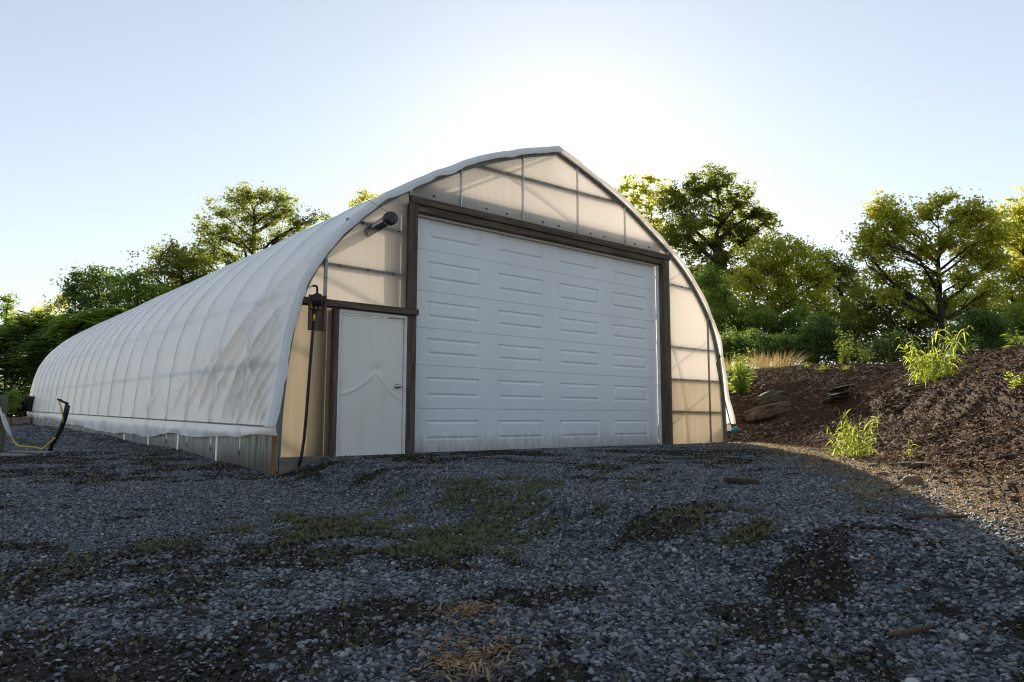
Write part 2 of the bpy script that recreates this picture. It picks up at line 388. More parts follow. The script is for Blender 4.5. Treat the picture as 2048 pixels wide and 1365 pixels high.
# ------------------------------------------------------------------ greenhouse
CX = 3.81; LEN = 25.5; SH = .0138; BAY = LEN/21
PROF = [(0,4.90),(.55,4.735),(1.05,4.56),(1.7,4.30),(2.38,3.93),(2.97,3.60),(3.45,3.25),(3.85,2.84),(4.06,2.57),(4.26,2.24),(4.40,1.84),(4.49,1.42),(4.55,.86),(4.58,.36),(4.585,-.3)]
_p = np.array(PROF)
for _ in range(3):                                                  # corner-cutting, apex kept sharp
    q = [_p[0]]
    for a, b in zip(_p[:-1], _p[1:]): q += [a*.75+b*.25, a*.25+b*.75]
    q.append(_p[-1]); _p = np.array(q)
ARC = _p
def arch_z(dx): return np.interp(np.abs(dx), ARC[:,0], ARC[:,1])
def arch_x(z): return np.interp(-np.asarray(z), -ARC[:,1], ARC[:,0])
gh = thing('greenhouse', (CX, 0, 0), 'long white film-covered gothic arch greenhouse with big white sectional door in its front wall', 'greenhouse')

# half profile from the seam (z=.38) to the apex, with outward normals
def half(n, zlow=.38):
    k = ARC[ARC[:,1] >= zlow]; k = np.vstack([k, [arch_x(zlow), zlow]])[::-1]
    d = np.r_[0, np.cumsum(np.hypot(*np.diff(k, axis=0).T))]; s = np.linspace(0, d[-1], n)
    P = np.stack([np.interp(s, d, k[:,0]), np.interp(s, d, k[:,1])], -1)
    T = np.gradient(P, axis=0); N = np.stack([T[:,1], -T[:,0]], -1); N /= np.linalg.norm(N, axis=1)[:,None]
    return P, N, s
hp, hn, hs = half(250)
P2 = np.vstack([hp*[-1,1], (hp*[1,1])[::-1][1:]]); N2 = np.vstack([hn*[-1,1], hn[::-1][1:]])
yy = np.r_[np.arange(0, 4.2, .026), np.arange(4.2, LEN+.001, .085), LEN]
yy = np.unique(np.round(yy, 4))
Yg, Ig = np.meshgrid(yy, np.arange(len(P2)), indexing='ij')
Zg = P2[Ig, 1]; side = np.where(P2[Ig, 0] < 0, -1, 1)
hd = np.abs((Yg/BAY - np.round(Yg/BAY))*BAY)
disp = .045 - .022*(1-np.exp(-(hd/.22)**2)) + .012*np.exp(-(hd/.045)**2)
disp += (fbm(Yg*.8, Zg*.5+side*9, 91, 3)-.5)*.03 + (fbm(Yg*5+Zg*1.5, Zg*1.2+side*5, 93, 3)-.5)*.02
folds = []                                                          # pulled diagonal creases on the near left corner (y0,z0,y1,z1,width,depth)
for y0, z0, y1, z1, w_, a_ in [(3.1,.6,1.0,2.15,.08,.07),(2.35,.7,.35,2.6,.05,.045),(2.0,.45,.2,2.0,.06,.065),(1.6,.42,.08,1.75,.04,.05),(1.25,.42,.04,1.5,.035,.045),(.95,.42,.03,1.2,.03,.04),(.65,.42,.02,.95,.03,.03),(1.8,.42,.5,1.75,.03,.035),(2.6,.45,1.2,1.7,.04,.035),(1.05,.7,.1,2.1,.03,.035),(3.7,.6,2.4,1.6,.08,.035),(1.4,1.5,.1,2.7,.06,.045),(1.0,2.0,.05,3.0,.07,.035),(4.6,.55,3.9,1.1,.07,.03),(6.2,.5,5.6,1.0,.08,.03),(.4,.42,.02,.65,.025,.025)]:
    folds.append((y0, z0, y1, z1, w_, a_))
for i in range(36):
    y0 = rnd.uniform(.2, 14); z0 = rnd.uniform(.42, .8); L = rnd.uniform(.6, 1.5); folds.append((y0, z0, y0-L*.5, z0+L, rnd.uniform(.025, .05), rnd.uniform(.006, .016)))
for y0, z0, y1, z1, w_, a_ in folds:
    dy, dz = y1-y0, z1-z0; L = math.hypot(dy, dz); t = ((Yg-y0)*dy + (Zg-z0)*dz)/L/L; p = ((Yg-y0)*dz - (Zg-z0)*dy)/L
    env = np.clip(1-(2*t-1)**2, 0, 1)**.7*(t > 0)*(t < 1)
    disp += np.where(side < 0, env*a_*1.5*(np.exp(-(p/(.75*w_))**2) - .55*np.exp(-((p-1.5*w_)/w_)**2)), 0)
corner = np.exp(-(Yg/.55)**2)*np.exp(-((Zg-.35)/.55)**2); disp += .07*corner
mid = (np.exp(-((Zg-1.19)/.05)**2)*.008 + np.exp(-((Zg-2.1)/.05)**2)*.006); disp += mid
disp = np.maximum(disp, .012); rise = SH*Yg*np.ones_like(Zg)
G = np.stack([CX + P2[Ig,0] + N2[Ig,0]*disp, Yg, Zg + N2[Ig,1]*disp + rise], -1)
# front hem: the sheet runs past the wall and is folded back on the arch
hem = []
i1 = np.arange(len(P2)); wob = fbm(i1*.09, i1*0, 101, 3); d0 = disp[0]
for y_, off, wv in ((-.115, -.075, .06), (-.125, -.02, .04), (-.10, .025, .02), (-.05, .0, .01)):
    dd = d0 + off + (wob-.5)*wv - .022*(P2[:,0] > 0)
    low = np.exp(-((P2[:,1]-.35)/.35)**2)
    hem.append(np.stack([CX + P2[:,0] + N2[:,0]*dd, np.full(len(P2), y_) - (fbm(i1*.05+5, i1*0, 103, 3)-.5)*.07 - .05*low, P2[:,1] + N2[:,1]*dd], -1))
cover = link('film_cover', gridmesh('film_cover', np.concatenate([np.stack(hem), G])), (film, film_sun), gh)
_nc = len(P2)-1; _fi = np.arange(len(cover.data.polygons)) % _nc                     # same film, made clearer on the sun-facing half to pass more light
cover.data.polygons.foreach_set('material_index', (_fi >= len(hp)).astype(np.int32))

# loose skirt below the wiggle-wire seam
def skirt(sgn):
    ysk = np.arange(-.12, LEN, .03); rows = []
    for k in range(9):
        t = k/8
        drop = .12 + .17*sstep(.5, 7, ysk)*sstep(26, 12, ysk) + .10*(fbm(ysk*.45, ysk*0+sgn, 111, 3)-.35) + .03*np.sin(ysk*1.1+fbm(ysk*.4, ysk*0, 113)*7)
        puff = .018*math.sin(t*math.pi) + .05*t*(vnoise(ysk*1.1, ysk*0+t*.5, 115)-.25)
        wav = (vnoise(ysk*3.6, ysk*0+t*.5, 117+sgn)-.5)*.075*t**.8 + (vnoise(ysk*9, ysk*0+t*.4, 119)-.5)*.025*t
        z = .385 - drop*t; xx = arch_x(z)+.05+puff+wav
        rows.append(np.stack([CX + sgn*xx, ysk, z + SH*ysk], -1))
    return np.stack(rows)
for sgn in (-1, 1):
    link('cover_skirt', gridmesh('cover_skirt', skirt(sgn)), film, gh)
    yw = np.arange(-.08, LEN, .045); b = MB()
    b.tube([(CX+sgn*(arch_x(.385)+.062+.05*math.exp(-(y/.55)**2)), y, .385+SH*y+(.008 if i % 2 else -.008)) for i, y in enumerate(yw)], .0065, 5)
    b.build('seam_wire', steel_dark, gh)
# cords over every hoop
hoop_pts = [(CX+sx*x, z) for sx, arr in ((-1, ARC[::-1]), (1, ARC[1:])) for x, z in arr if z > -.05]
for k in range(1, 21):
    y = k*BAY; ii = int(np.argmin(np.abs(yy-y)))
    line = G[ii]; b = MB(); b.tube([(p[0]+N2[j,0]*.006, y, p[2]+N2[j,1]*.006) for j, p in enumerate(line) if (j % 3 == 0)], .0075, 5)
    b.build('cover_cord', cord_m, gh)
b = MB(); b.tube([(x, 0, z) for x, z in hoop_pts], .024, 8); hoop0 = None
for k in range(1, 22):
    y = k*BAY
    if hoop0 is None: hoop0 = b.build('hoop', galv, gh); hoop0.location = (0, y, SH*y)
    else:
        o = hoop0.copy(); COL.objects.link(o); o.parent = gh; o.matrix_parent_inverse = hoop0.matrix_parent_inverse.copy(); o.location = (0, y, SH*y)
for zz in (1.19, 2.10, 3.3):
    for sgn in (-1, 1):
        x = CX+sgn*(arch_x(zz)-.045); b = MB(); b.tube([(x, .08, zz), (x, LEN, zz+SH*LEN)], .02, 6); b.build('purlin', galv, gh)
b = MB(); b.tube([(CX, .08, 4.84), (CX, LEN, 4.84+SH*LEN)], .024, 6); b.build('purlin', galv, gh)

# end walls
def strip_z(x0f, x1f, z0, z1, y, n=60, m=14):                      # rows in z, x from x0f(z) to x1f(z)
    zs = np.linspace(z0, z1, n); rows = []
    for z in zs:
        a, c = float(x0f(z)), float(x1f(z)); rows.append([(a+(c-a)*t, y, z) for t in np.linspace(0, 1, m)])
    return np.array(rows)
def strip_x(x0, x1, zlow, y, n=80, m=14):
    rows = []
    for x in np.linspace(x0, x1, n):
        zt = float(arch_z(x-CX))-.005; rows.append([(x, y, zlow+(zt-zlow)*t) for t in np.linspace(0, 1, m)])
    return np.array(rows)
al = lambda z: CX-arch_x(z)+.004
ar = lambda z: CX+arch_x(z)-.004
def panel(P, mat, name='end_wall_panel'):
    b = MB(); b.grid(P, False); return b.build(name, mat, gh)
YP = .0
panel(strip_x(1.02, 6.69, 3.50, YP), poly)                          # gable over the big door
panel(strip_z(al, lambda z: 1.02, 1.93, float(arch_z(1.02-CX))-.005, YP), poly)     # upper left
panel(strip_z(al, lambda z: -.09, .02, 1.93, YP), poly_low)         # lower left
zt = float(arch_z(6.66-CX))-.005
panel(strip_z(lambda z: 6.66, ar, 1.225, zt, YP), poly)             # upper right
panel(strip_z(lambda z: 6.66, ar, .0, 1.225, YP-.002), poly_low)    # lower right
rear = [[(x, LEN, 0), (x, LEN, float(arch_z(x-CX))+SH*LEN-.01)] for x in np.linspace(CX-4.57, CX+4.57, 90)]
panel(np.array(rear), poly, 'rear_wall_panel')
# edge channel along the front arch
b = MB()
for sgn in (-1, 1):
    P, N, s = half(90, -.14); R = []
    for (dn, dy) in ((.02, -.045), (.02, .05), (-.055, .05), (-.055, -.012), (-.018, -.018), (-.018, -.045)):
        R.append(np.stack([CX+sgn*(P[:,0]+N[:,0]*dn), np.full(len(P), dy), P[:,1]+N[:,1]*dn], -1))
    R.append(R[0]); b.grid(np.stack(R), False)
b.build('arch_channel', alu_dull, gh)
# vertical mullions on the gable and sides (outside face)
def mull(x, z0, z1, w=.042, mat=galv, y0=-.05, y1=-.004, holes=True):
    b = MB(); b.box(x-w/2, x+w/2, y1-.014, y1, z0, z1); b.box(x-w/2, x-w/2+.006, y0, y1-.014, z0, z1)
    o = b.build('mullion', mat, gh, .002)
    if holes:
        for z in np.linspace(z0+.06, z1-.1, 3): c = MB(); c.tube([(x+.006, y1-.012, z), (x+.006, y1-.024, z)], .009, 8); c.build('bolt', steel_dark, o)
for x in (1.868, 3.065, 4.285, 5.478): mull(x, 3.555, float(arch_z(x-CX))-.03)
mull(1.005, 3.56, float(arch_z(1.005-CX))-.03, .05); mull(6.695, 3.56, float(arch_z(6.695-CX))-.02, .05)
mull(-.218, 1.96, float(arch_z(-.218-CX))-.03, .05, m_simple('dull_zinc', (.3,.32,.31), .45, .6, .2, 10))
mull(7.905, .02, 2.5, .05, alu_dull)
# girts behind the translucent sheets
def girt(x0, x1, z0, z1, h=.06, y=.02, mat=alu_dull, d=.05):
    b = MB(); b.add([(x0,y,z0-h/2),(x1,y,z1-h/2),(x1,y+d,z1-h/2),(x0,y+d,z0-h/2),(x0,y,z0+h/2),(x1,y,z1+h/2),(x1,y+d,z1+h/2),(x0,y+d,z0+h/2)],
                    [(0,3,2,1),(4,5,6,7),(0,1,5,4),(1,2,6,5),(2,3,7,6),(3,0,4,7)]); o = b.build('girt', mat, gh)
    for t in (.22, .52, .8):
        x = x0+(x1-x0)*t; z = z0+(z1-z0)*t; c = MB(); c.tube([(x, .03, z), (x, -.011, z)], .012, 8); c.build('bolt', steel_dark, o)
girt(.08, 1.02, 3.066, 3.025); girt(-.32, 1.02, 2.44, 2.428)
girt(2.02, 5.5, 4.27, 4.335, .075)
girt(6.68, 7.5, 3.035, 3.0, .05); girt(6.68, 8.2, 1.835, 1.83, .05); girt(6.68, 8.36, 1.225, 1.222, .05); girt(6.68, 8.38, .62, .605, .05)
b = MB(); b.box(1.05, 6.55, .09, .14, 3.42, 3.80); b.build('gable_shade_board', trim_white, gh)  # unseen board, added to darken the gable band above the header
b = MB(); b.box(.82, .96, .1, .2, 0, 3.5); b.build('inner_post', wood_z, gh)
b = MB(); b.box(6.70, 6.80, .16, .3, 0, 3.45); b.build('inner_post', wood_z, gh)
b = MB(); b.box(CX-4.5, CX+4.5, .15, LEN-.1, -.3, .035, lambda p: (p[0], p[1], p[2]+SH*p[1])); b.build('bounce_floor', m_simple('pale_bounce_floor', (.42,.4,.37), .8, 0, .2, 2), gh)  # unseen pale floor, added to bounce sunlight up inside
b = MB(); b.box(-.28, -.12, .06, .12, 0, 1.9); b.build('inner_stud', wood_pale, gh)
for x in (1.4, 2.35, 2.75, 3.5, 3.85, 4.6, 4.95, 5.75, 6.15):      # washers along the bottom edge of the gable
    c = MB(); c.tube([(x, .003, 3.645), (x, -.012, 3.645)], .016, 10); c.build('washer', steel_dark, gh)
# timber frame
def board(name, x0, x1, y0, y1, z0, z1, mat, bev=.006): b = MB(); b.box(x0, x1, y0, y1, z0, z1); return b.build(name, mat, gh, bev)
board('door_header', .985, 6.70, -.075, .0-.004, 3.462, 3.566, wood_x)
board('door_header', 1.108, 6.475, -.045, .10, 3.365, 3.459, wood_x)
board('door_post', .968, 1.106, -.066, .09, -.1, 3.459, wood_z)
board('door_post', 6.478, 6.61, -.062, .09, -.1, 3.459, wood_z)
board('door_post', 6.613, 6.69, -.04, .06, -.1, 3.459, wood_post)
board('crossbeam', -.60, 1.118, -.105, -.0672, 1.885, 1.968, wood_x)
board('crossbeam', -.575, .966, -.0665, -.004, 1.872, 1.94, wood_x)
board('door_jamb', -.112, -.034, -.062, .06, -.06, 1.870, wood_z)
board('sill_board', -.745, -.115, -.055, .0, -.32, .022, wood_pale)
board('sill_board', -.03, .965, -.05, .05, -.2, -.008, wood_pale)
board('sill_board', 6.70, 8.37, -.03, .02, -.2, .012, wood_pale)
board('corner_post', -.80, -.755, -.035, .06, -.45, .30, wood_warm)
# white door stop strips round the big door
board('door_stop', 6.436, 6.4755, .04, .088, .0, 3.364, trim_white, .003)
board('door_stop', 1.107, 6.435, .05, .088, 3.335, 3.3645, trim_white, .003)
# sectional door
ZS = [.012, .624, 1.230, 1.759, 2.289, 2.886, 3.50]
gx = []
for a, c_ in ((851, 959), (996, 1088), (1120, 1200), (1228, 1297)): gx.append((onwall(a, 870, .117)[0], onwall(c_, 870, .117)[0]))
x0g, x1g = 1.09, 6.46
gd = None; YD = .117
for k in range(6):
    z0, z1 = ZS[k]+.002, ZS[k+1]-.002; b = MB()
    ht = (z1-z0); pz0, pz1 = z0+ht*.27, z1-ht*.27
    xsb = [x0g]+[v for p in gx for v in p]+[x1g]
    for i in range(len(xsb)-1):
        a, c_ = xsb[i], xsb[i+1]
        if i % 2 == 0: b.add([(a,YD,z0),(c_,YD,z0),(c_,YD,z1),(a,YD,z1)], [(0,1,2,3)])
        else:
            b.add([(a,YD,z0),(c_,YD,z0),(c_,YD,pz0),(a,YD,pz0)], [(0,1,2,3)]); b.add([(a,YD,pz1),(c_,YD,pz1),(c_,YD,z1),(a,YD,z1)], [(0,1,2,3)])
            rings = [(0, 0), (.008, .015), (.026, .017), (.05, .002), (.058, .0)]
            vs_ = []
            for ins, dp in rings: vs_ += [(a+ins,YD+dp,pz0+ins),(c_-ins,YD+dp,pz0+ins),(c_-ins,YD+dp,pz1-ins),(a+ins,YD+dp,pz1-ins)]
            fs = []
            for r_ in range(len(rings)-1):
                for q in range(4): fs.append((r_*4+q, r_*4+(q+1)%4, (r_+1)*4+(q+1)%4, (r_+1)*4+q))
            fs.append(tuple(len(rings)*4-4+q for q in range(4))); b.add(vs_, fs)
    b.add([(x0g,YD,z1),(x1g,YD,z1),(x1g,YD+.045,z1),(x0g,YD+.045,z1)], [(0,1,2,3)]); b.add([(x0g,YD+.045,z0),(x1g,YD+.045,z0),(x1g,YD,z0),(x0g,YD,z0)], [(0,1,2,3)])
    b.box(x0g, x1g, YD+.046, YD+.052, z1-.02, z1+.02)
    b.add([(x0g,YD+.045,z0),(x0g,YD+.045,z1),(x1g,YD+.045,z1),(x1g,YD+.045,z0)], [(0,1,2,3)])
    if gd is None:
        gd = MB(); gd.box(x0g, x1g, YD-.01, YD+.05, -.012, .014); gd = gd.build('garage_door', black_plastic, gh)     # the rubber bottom seal carries the sections
    b.build('door_section', garage_m, gd)
# person door
dn, dm = 70, 130; DX, DZ = np.meshgrid(np.linspace(.004, .93, dn), np.linspace(.012, 1.822, dm))
DY = np.full_like(DX, -.012) + (fbm(DX*2, DZ*2, 131, 3)-.5)*.006
lines = [[(738,634),(746,698),(752,723),(751,745)], [(751,745),(732,763),(708,780),(681,789)], [(751,745),(768,769),(782,786),(798,798)]]
for L in lines:
    pts = [onwall(*p) for p in L]
    for (ax, az), (bx_, bz) in zip(pts[:-1], pts[1:]):
        l2 = (bx_-ax)**2+(bz-az)**2; t = np.clip(((DX-ax)*(bx_-ax)+(DZ-az)*(bz-az))/l2, 0, 1); d = np.hypot(DX-ax-t*(bx_-ax), DZ-az-t*(bz-az))
        DY = np.minimum(DY, -.012-.011*np.exp(-(d/.017)**2))
ex, ez = onwall(753, 740); DY += .014*np.exp(-(((DX-ex)/.09)**2+((DZ-ez)/.07)**2))
b = MB(); b.grid(np.stack([DX, DY, DZ], -1)); b.box(.006, .928, .0, .03, .012, 1.82); pd = b.build('person_door', door_m, gh)
for q in ((-.034, -.002, -.055, .02, -.005, 1.868), (.936, .966, -.055, .02, -.005, 1.868), (-.0015, .9355, -.055, .02, 1.828, 1.868)): b = MB(); b.box(*q); b.build('door_frame', trim_white, gh, .003)
kx, kz = onwall(796, 773, -.05); b = MB(); b.tube([(kx,-.012,kz),(kx,-.02,kz),(kx,-.024,kz),(kx,-.05,kz),(kx,-.06,kz),(kx,-.085,kz),(kx,-.095,kz)], [.034,.034,.014,.014,.026,.03,.018], 14); b.build('door_knob', knob_m, pd)
for py in (648, 768, 896):
    hx, hz = onwall(676, py); b = MB(); b.box(-.006, .012, -.026, -.012, hz-.05, hz+.05); b.tube([(.002,-.03,hz-.05),(.002,-.03,hz+.05)], .007, 8); b.build('hinge', rust_m, pd)
# skirting boards and stakes
for sgn, nm in ((-1, 'baseboard'), (1, 'baseboard')):
    b = MB(); x = CX+sgn*4.575; seams = [0, .62, 1.28, 2.1, 2.75, 3.35, 4.07, 4.9, 6.0, 7.2, 8.0, 9.75, 12, 14.4, 16.8, 19.2, 21.6, LEN]
    for a, c_ in zip(seams[:-1], seams[1:]):
        j = rnd.uniform(-.004, .004); b.box(x-.018+j, x+.018+j, a+.004, c_-.004, -.6, .30+SH*a)
    b.build(nm, base_m, gh, .003)
for y in (2.10, 4.07, 6.01, 8.02):
    b = MB(); b.tube([(-.80, y, -.6), (-.80, y, .34)], .017, 8); b.build('stake', cord_m, gh)

# ------------------------------------------------------------------ fittings on the front wall
t = thing('exhaust_pipe', (.39, 0, 2.94), 'sooty steel exhaust pipe with round cap sticking out of the upper front wall', 'pipe')
b = MB(); b.tube([(.365, .9, 2.84), (.375, 0, 2.95), (.387, -.50, 3.008)], .064, 18); b.build('pipe', chrome_pipe, t)
b = MB(); b.tube([(.387,-.495,3.008),(.387,-.50,3.009),(.389,-.56,3.013),(.39,-.562,3.013),(.392,-.60,3.018),(.392,-.61,3.018)], [.07,.086,.09,.083,.083,.06], 20); b.build('pipe_cap', steel_dark, t)
b = MB(); b.tube([(.389,-.52,3.095),(.30,-.08,3.36)], .003, 5); b.build('hanger_wire', steel_dark, t)
t = thing('regulator_board', (-.367, -.1, 1.55), 'water regulator on a small dark board beside the narrow door with black hose hanging down', 'regulator')
b = MB(); b.box(-.477, -.258, -.128, -.106, 1.556, 1.995); b.box(-.477, -.445, -.16, -.1285, 1.56, 1.99); b.box(-.288, -.258, -.16, -.1285, 1.56, 1.99); b.build('mounting_board', wood_z, t, .004)
vx, vz = onwall(634.4, 599.5, -.17)
b = MB(); b.tube([(vx,-.13,vz),(vx,-.14,vz),(vx,-.15,vz),(vx,-.19,vz),(vx,-.2,vz),(vx,-.225,vz)], [.03,.07,.078,.078,.06,.03], 22); b.build('valve_housing', black_plastic, t)
b = MB(); b.tube([(vx,-.16,vz+.07),(vx,-.16,vz+.14),(vx-.008,-.16,vz+.165),(vx-.035,-.16,vz+.17),(vx-.06,-.155,vz+.165)], .015, 8); b.build('inlet_elbow', steel_dark, t)
b = MB(); b.tube([(vx-.055,-.155,vz+.166),(vx-.09,-.09,vz+.15),(vx-.10,.01,vz+.145)], .008, 6); b.build('inlet_tube', yellow_m, t)
b = MB()
for dx in (-.055, .0, .05): b = MB(); b.tube([(vx+dx-.01,-.16,vz-.07),(vx+dx-.01,-.165,vz-.135)], .012, 8); b.build('fitting', brass, t)
hx = [onwall(x, y, -.15) for x, y in ((629, 612), (628, 640), (627, 660), (624, 700), (619, 770), (615, 830), (611, 880), (606, 915), (601, 934))]
b = MB(); b.tube([(x, -.155+.008*i, z) for i, (x, z) in enumerate(hx)], [.012, .012, .017] + [.0185]*6, 10); b.build('hose', black_plastic, t)
b = MB(); (xa, za), (xb, zb) = onwall(628.5, 630, -.16), onwall(628, 642, -.16); b.tube([(xa,-.16,za),(xb,-.16,zb)], .016, 8); b.build('yellow_tag', yellow_m, t)
# roll-up crank at the right corner
a_ = [onwall(*p, -.10) for p in ((1433, 727), (1440, 760), (1452, 812), (1463, 855))]
t = thing('vent_crank', (8.6, -.1, .1), 'thin roll-up crank pole with hooked top and teal gearbox leaning at the right corner', 'crank')
b = MB(); b.tube([(x, -.10, z) for x, z in a_], .012, 8); b.build('pole', steel_dark, t)
hk = [onwall(*p, -.10) for p in ((1433, 727), (1436, 722), (1439, 714), (1437, 710), (1434, 716))]
b = MB(); b.tube([(x, -.10-.01*i, z) for i, (x, z) in enumerate(hk)], .011, 8); b.build('handle', steel_dark, t)
gx_, gz_ = onwall(1470, 861, -.08)
b = MB(); b.tube([(gx_-.10,-.06,gz_-.0),(gx_-.05,-.07,gz_),(gx_-.045,-.07,gz_),(gx_+.04,-.09,gz_+.01),(gx_+.06,-.09,gz_+.01)], [.02,.025,.062,.066,.04], 12); b.build('gearbox', teal_m, t)

# ------------------------------------------------------------------ gravel, mulch, chips (stuff)
def stone_mesh(seed, flat=.55, jag=.3):
    bm = bmesh.new(); bmesh.ops.create_icosphere(bm, subdivisions=1, radius=.5); r_ = random.Random(seed)
    ax = (r_.uniform(.85, 1.25), r_.uniform(.7, 1.0), r_.uniform(flat*.7, flat*1.3))
    for v in bm.verts:
        k = 1+r_.uniform(-jag, jag); v.co = Vector((v.co.x*ax[0]*k, v.co.y*ax[1]*k, v.co.z*ax[2]*k))
    me = bpy.data.meshes.new('pebble'); bm.to_mesh(me); bm.free(); return me
def chip_mesh(seed):
    r_ = random.Random(seed); w, h = r_.uniform(.14, .3), r_.uniform(.04, .09); v = []
    for x in (-.5, 0, .5):
        k = 1 if x == 0 else r_.uniform(.4, .9)
        for y_, z_ in ((-1,-1),(1,-1),(1,1),(-1,1)): v.append((x, y_*w*.5*k+r_.uniform(-.02,.02), z_*h*.5+(.05 if x == 0 else 0)))
    f = [(3,2,1,0),(8,9,10,11)]
    for i in (0, 4):
        for j in range(4): f.append((i+j, i+(j+1)%4, i+4+(j+1)%4, i+4+j))
    me = bpy.data.meshes.new('chip'); me.from_pydata(v, [], f); return me
def sprig_mesh(seed):
    r_ = random.Random(seed); v, f = [], []
    for i in range(7):
        th = r_.uniform(0, 6.28); el = r_.uniform(.2, 1.2); L = r_.uniform(.5, 1); d = Vector((math.cos(th)*math.cos(el), math.sin(th)*math.cos(el), math.sin(el)))
        s_ = d.cross(Vector((0,0,1))).normalized()*.16*L; n = len(v); v += [(0,0,0), d*L*.6+s_, d*L, d*L*.6-s_]; f.append((n,n+1,n+2,n+3))
    me = bpy.data.meshes.new('sprig'); me.from_pydata([tuple(q) for q in v], [], f); return me
def scatter(name, P, rot, scl, meshes, mat, **kw):
    src = bpy.data.collections.new(name+'_source')
    for i, me in enumerate(meshes):
        me.materials.clear(); me.materials.append(mat); o = bpy.data.objects.new(name+'_piece', me); src.objects.link(o)
    me = bpy.data.meshes.new(name); me.vertices.add(len(P)); me.vertices.foreach_set('co', np.asarray(P, np.float32).ravel())
    a = me.attributes.new('rot', 'FLOAT_VECTOR', 'POINT'); a.data.foreach_set('vector', np.asarray(rot, np.float32).ravel())
    a = me.attributes.new('scl', 'FLOAT', 'POINT'); a.data.foreach_set('value', np.asarray(scl, np.float32).ravel())
    o = bpy.data.objects.new(name, me); COL.objects.link(o)
    g = bpy.data.node_groups.new(name, 'GeometryNodeTree')
    g.interface.new_socket('Geometry', in_out='INPUT', socket_type='NodeSocketGeometry'); g.interface.new_socket('Geometry', in_out='OUTPUT', socket_type='NodeSocketGeometry')
    N = g.nodes; gi = N.new('NodeGroupInput'); gout = N.new('NodeGroupOutput'); ip = N.new('GeometryNodeInstanceOnPoints'); ci = N.new('GeometryNodeCollectionInfo')
    ci.inputs[0].default_value = src; ci.inputs['Separate Children'].default_value = True; ci.inputs['Reset Children'].default_value = True
    na = N.new('GeometryNodeInputNamedAttribute'); na.data_type = 'FLOAT_VECTOR'; na.inputs[0].default_value = 'rot'
    nb = N.new('GeometryNodeInputNamedAttribute'); nb.data_type = 'FLOAT'; nb.inputs[0].default_value = 'scl'
    er = N.new('FunctionNodeEulerToRotation'); ip.inputs['Pick Instance'].default_value = True
    L = g.links.new
    m2p = N.new('GeometryNodeMeshToPoints'); L(gi.outputs[0], m2p.inputs[0])
    L(m2p.outputs[0], ip.inputs['Points']); L(ci.outputs[0], ip.inputs['Instance']); L(na.outputs[0], er.inputs[0]); L(er.outputs[0], ip.inputs['Rotation']); L(nb.outputs[0], ip.inputs['Scale']); L(ip.outputs[0], gout.inputs[0])
    m = o.modifiers.new('scatter', 'NODES'); m.node_group = g; return tag(o, kind='stuff', **kw)
def fan(n, d0, d1, spread=.95, power=1.0):                          # random ground points in a wide fan before the camera
    D = np.sqrt(rng.uniform(d0**2, d1**2, n)); k = rng.uniform(-spread, spread, n)*D
    fw = np.array([math.sin(YAW), math.cos(YAW)]); rt = np.array([math.cos(YAW), -math.sin(YAW)])
    return CAM[0]+fw[0]*D+rt[0]*k, CAM[1]+fw[1]*D+rt[1]*k, D
GX, GY, GS = [], [], []
for d0, d1, dens, s0, s1 in ((1.6, 4.5, 5200, .009, .036), (4.5, 8, 3600, .010, .031), (8, 13, 1700, .012, .034), (13, 24, 150, .03, .065)):
    n = int(.95*(d1**2-d0**2)*dens); x, y, D = fan(n, d0, d1)
    di, gr, am = masks(x, y); s = bank_s(x, y)
    inside = (x > -.82) & (x < 8.45) & (y > -.06)
    pr = (1-.72*di)*(1-.2*gr)*(1-.68*am); keep = (rng.random(n) < pr*(.75+.5*vnoise(x*7, y*7, 201))) & ~inside & (s < .15)
    x, y = x[keep], y[keep]; GX.append(x); GY.append(y); GS.append((s0+(s1-s0)*rng.random(len(x))**2.6)*(1-.35*di[keep]*rng.random(len(x))))
x, y, sc_ = map(np.concatenate, (GX, GY, GS))
big = rng.random(len(x)) < .01; sc_ = np.where(big, sc_*1.6, sc_)
P = np.stack([x, y, ground_z(x, y)+sc_*.1], -1)
rot = np.stack([rng.normal(0, .35, len(x)), rng.normal(0, .35, len(x)), rng.uniform(0, 6.28, len(x))], -1)
scatter('gravel_stones', P, rot, sc_, [stone_mesh(i) for i in range(9)], stone_m)
# bark mulch on the bank
MX, MY, MS = [], [], []
n = 190000; x = rng.uniform(-1.5, 13, n); y = rng.uniform(-9.5, 3.5, n); s = bank_s(x, y)
keep = (s > -.25) & (s < 6.5) & (rng.random(n) < np.where(s < .1, .35, 1)) & ~((y > 0) & (x < 8.6)); x, y = x[keep], y[keep]
ms = .022 + .09*rng.random(len(x))**2.0; zb = np.maximum(bank_z(x, y), ground_z(x, y))
rot = np.stack([rng.normal(0, .5, len(x)), rng.normal(0, .4, len(x)), rng.uniform(0, 6.28, len(x))], -1)
scatter('mulch_chips', np.stack([x, y, zb+.006], -1), rot, ms, [chip_mesh(i) for i in range(8)], chip_m)
# scraps over the transition strip
n = 9000; x = rng.uniform(-1, 9, n); y = rng.uniform(-8.5, 0, n); s = bank_s(x, y); keep = (s > -2.2) & (s < .2) & (rng.random(n) < .25+.6*sstep(-1.8, 0, s)) & (y < -.2); x, y = x[keep], y[keep]
ms = .015+.05*rng.random(len(x))**3; rot = np.stack([rng.normal(0, .3, len(x)), rng.normal(0, .3, len(x)), rng.uniform(0, 6.28, len(x))], -1)
scatter('bark_scraps', np.stack([x, y, ground_z(x, y)+.006], -1), rot, ms, [chip_mesh(i+20) for i in range(5)], chip_m)
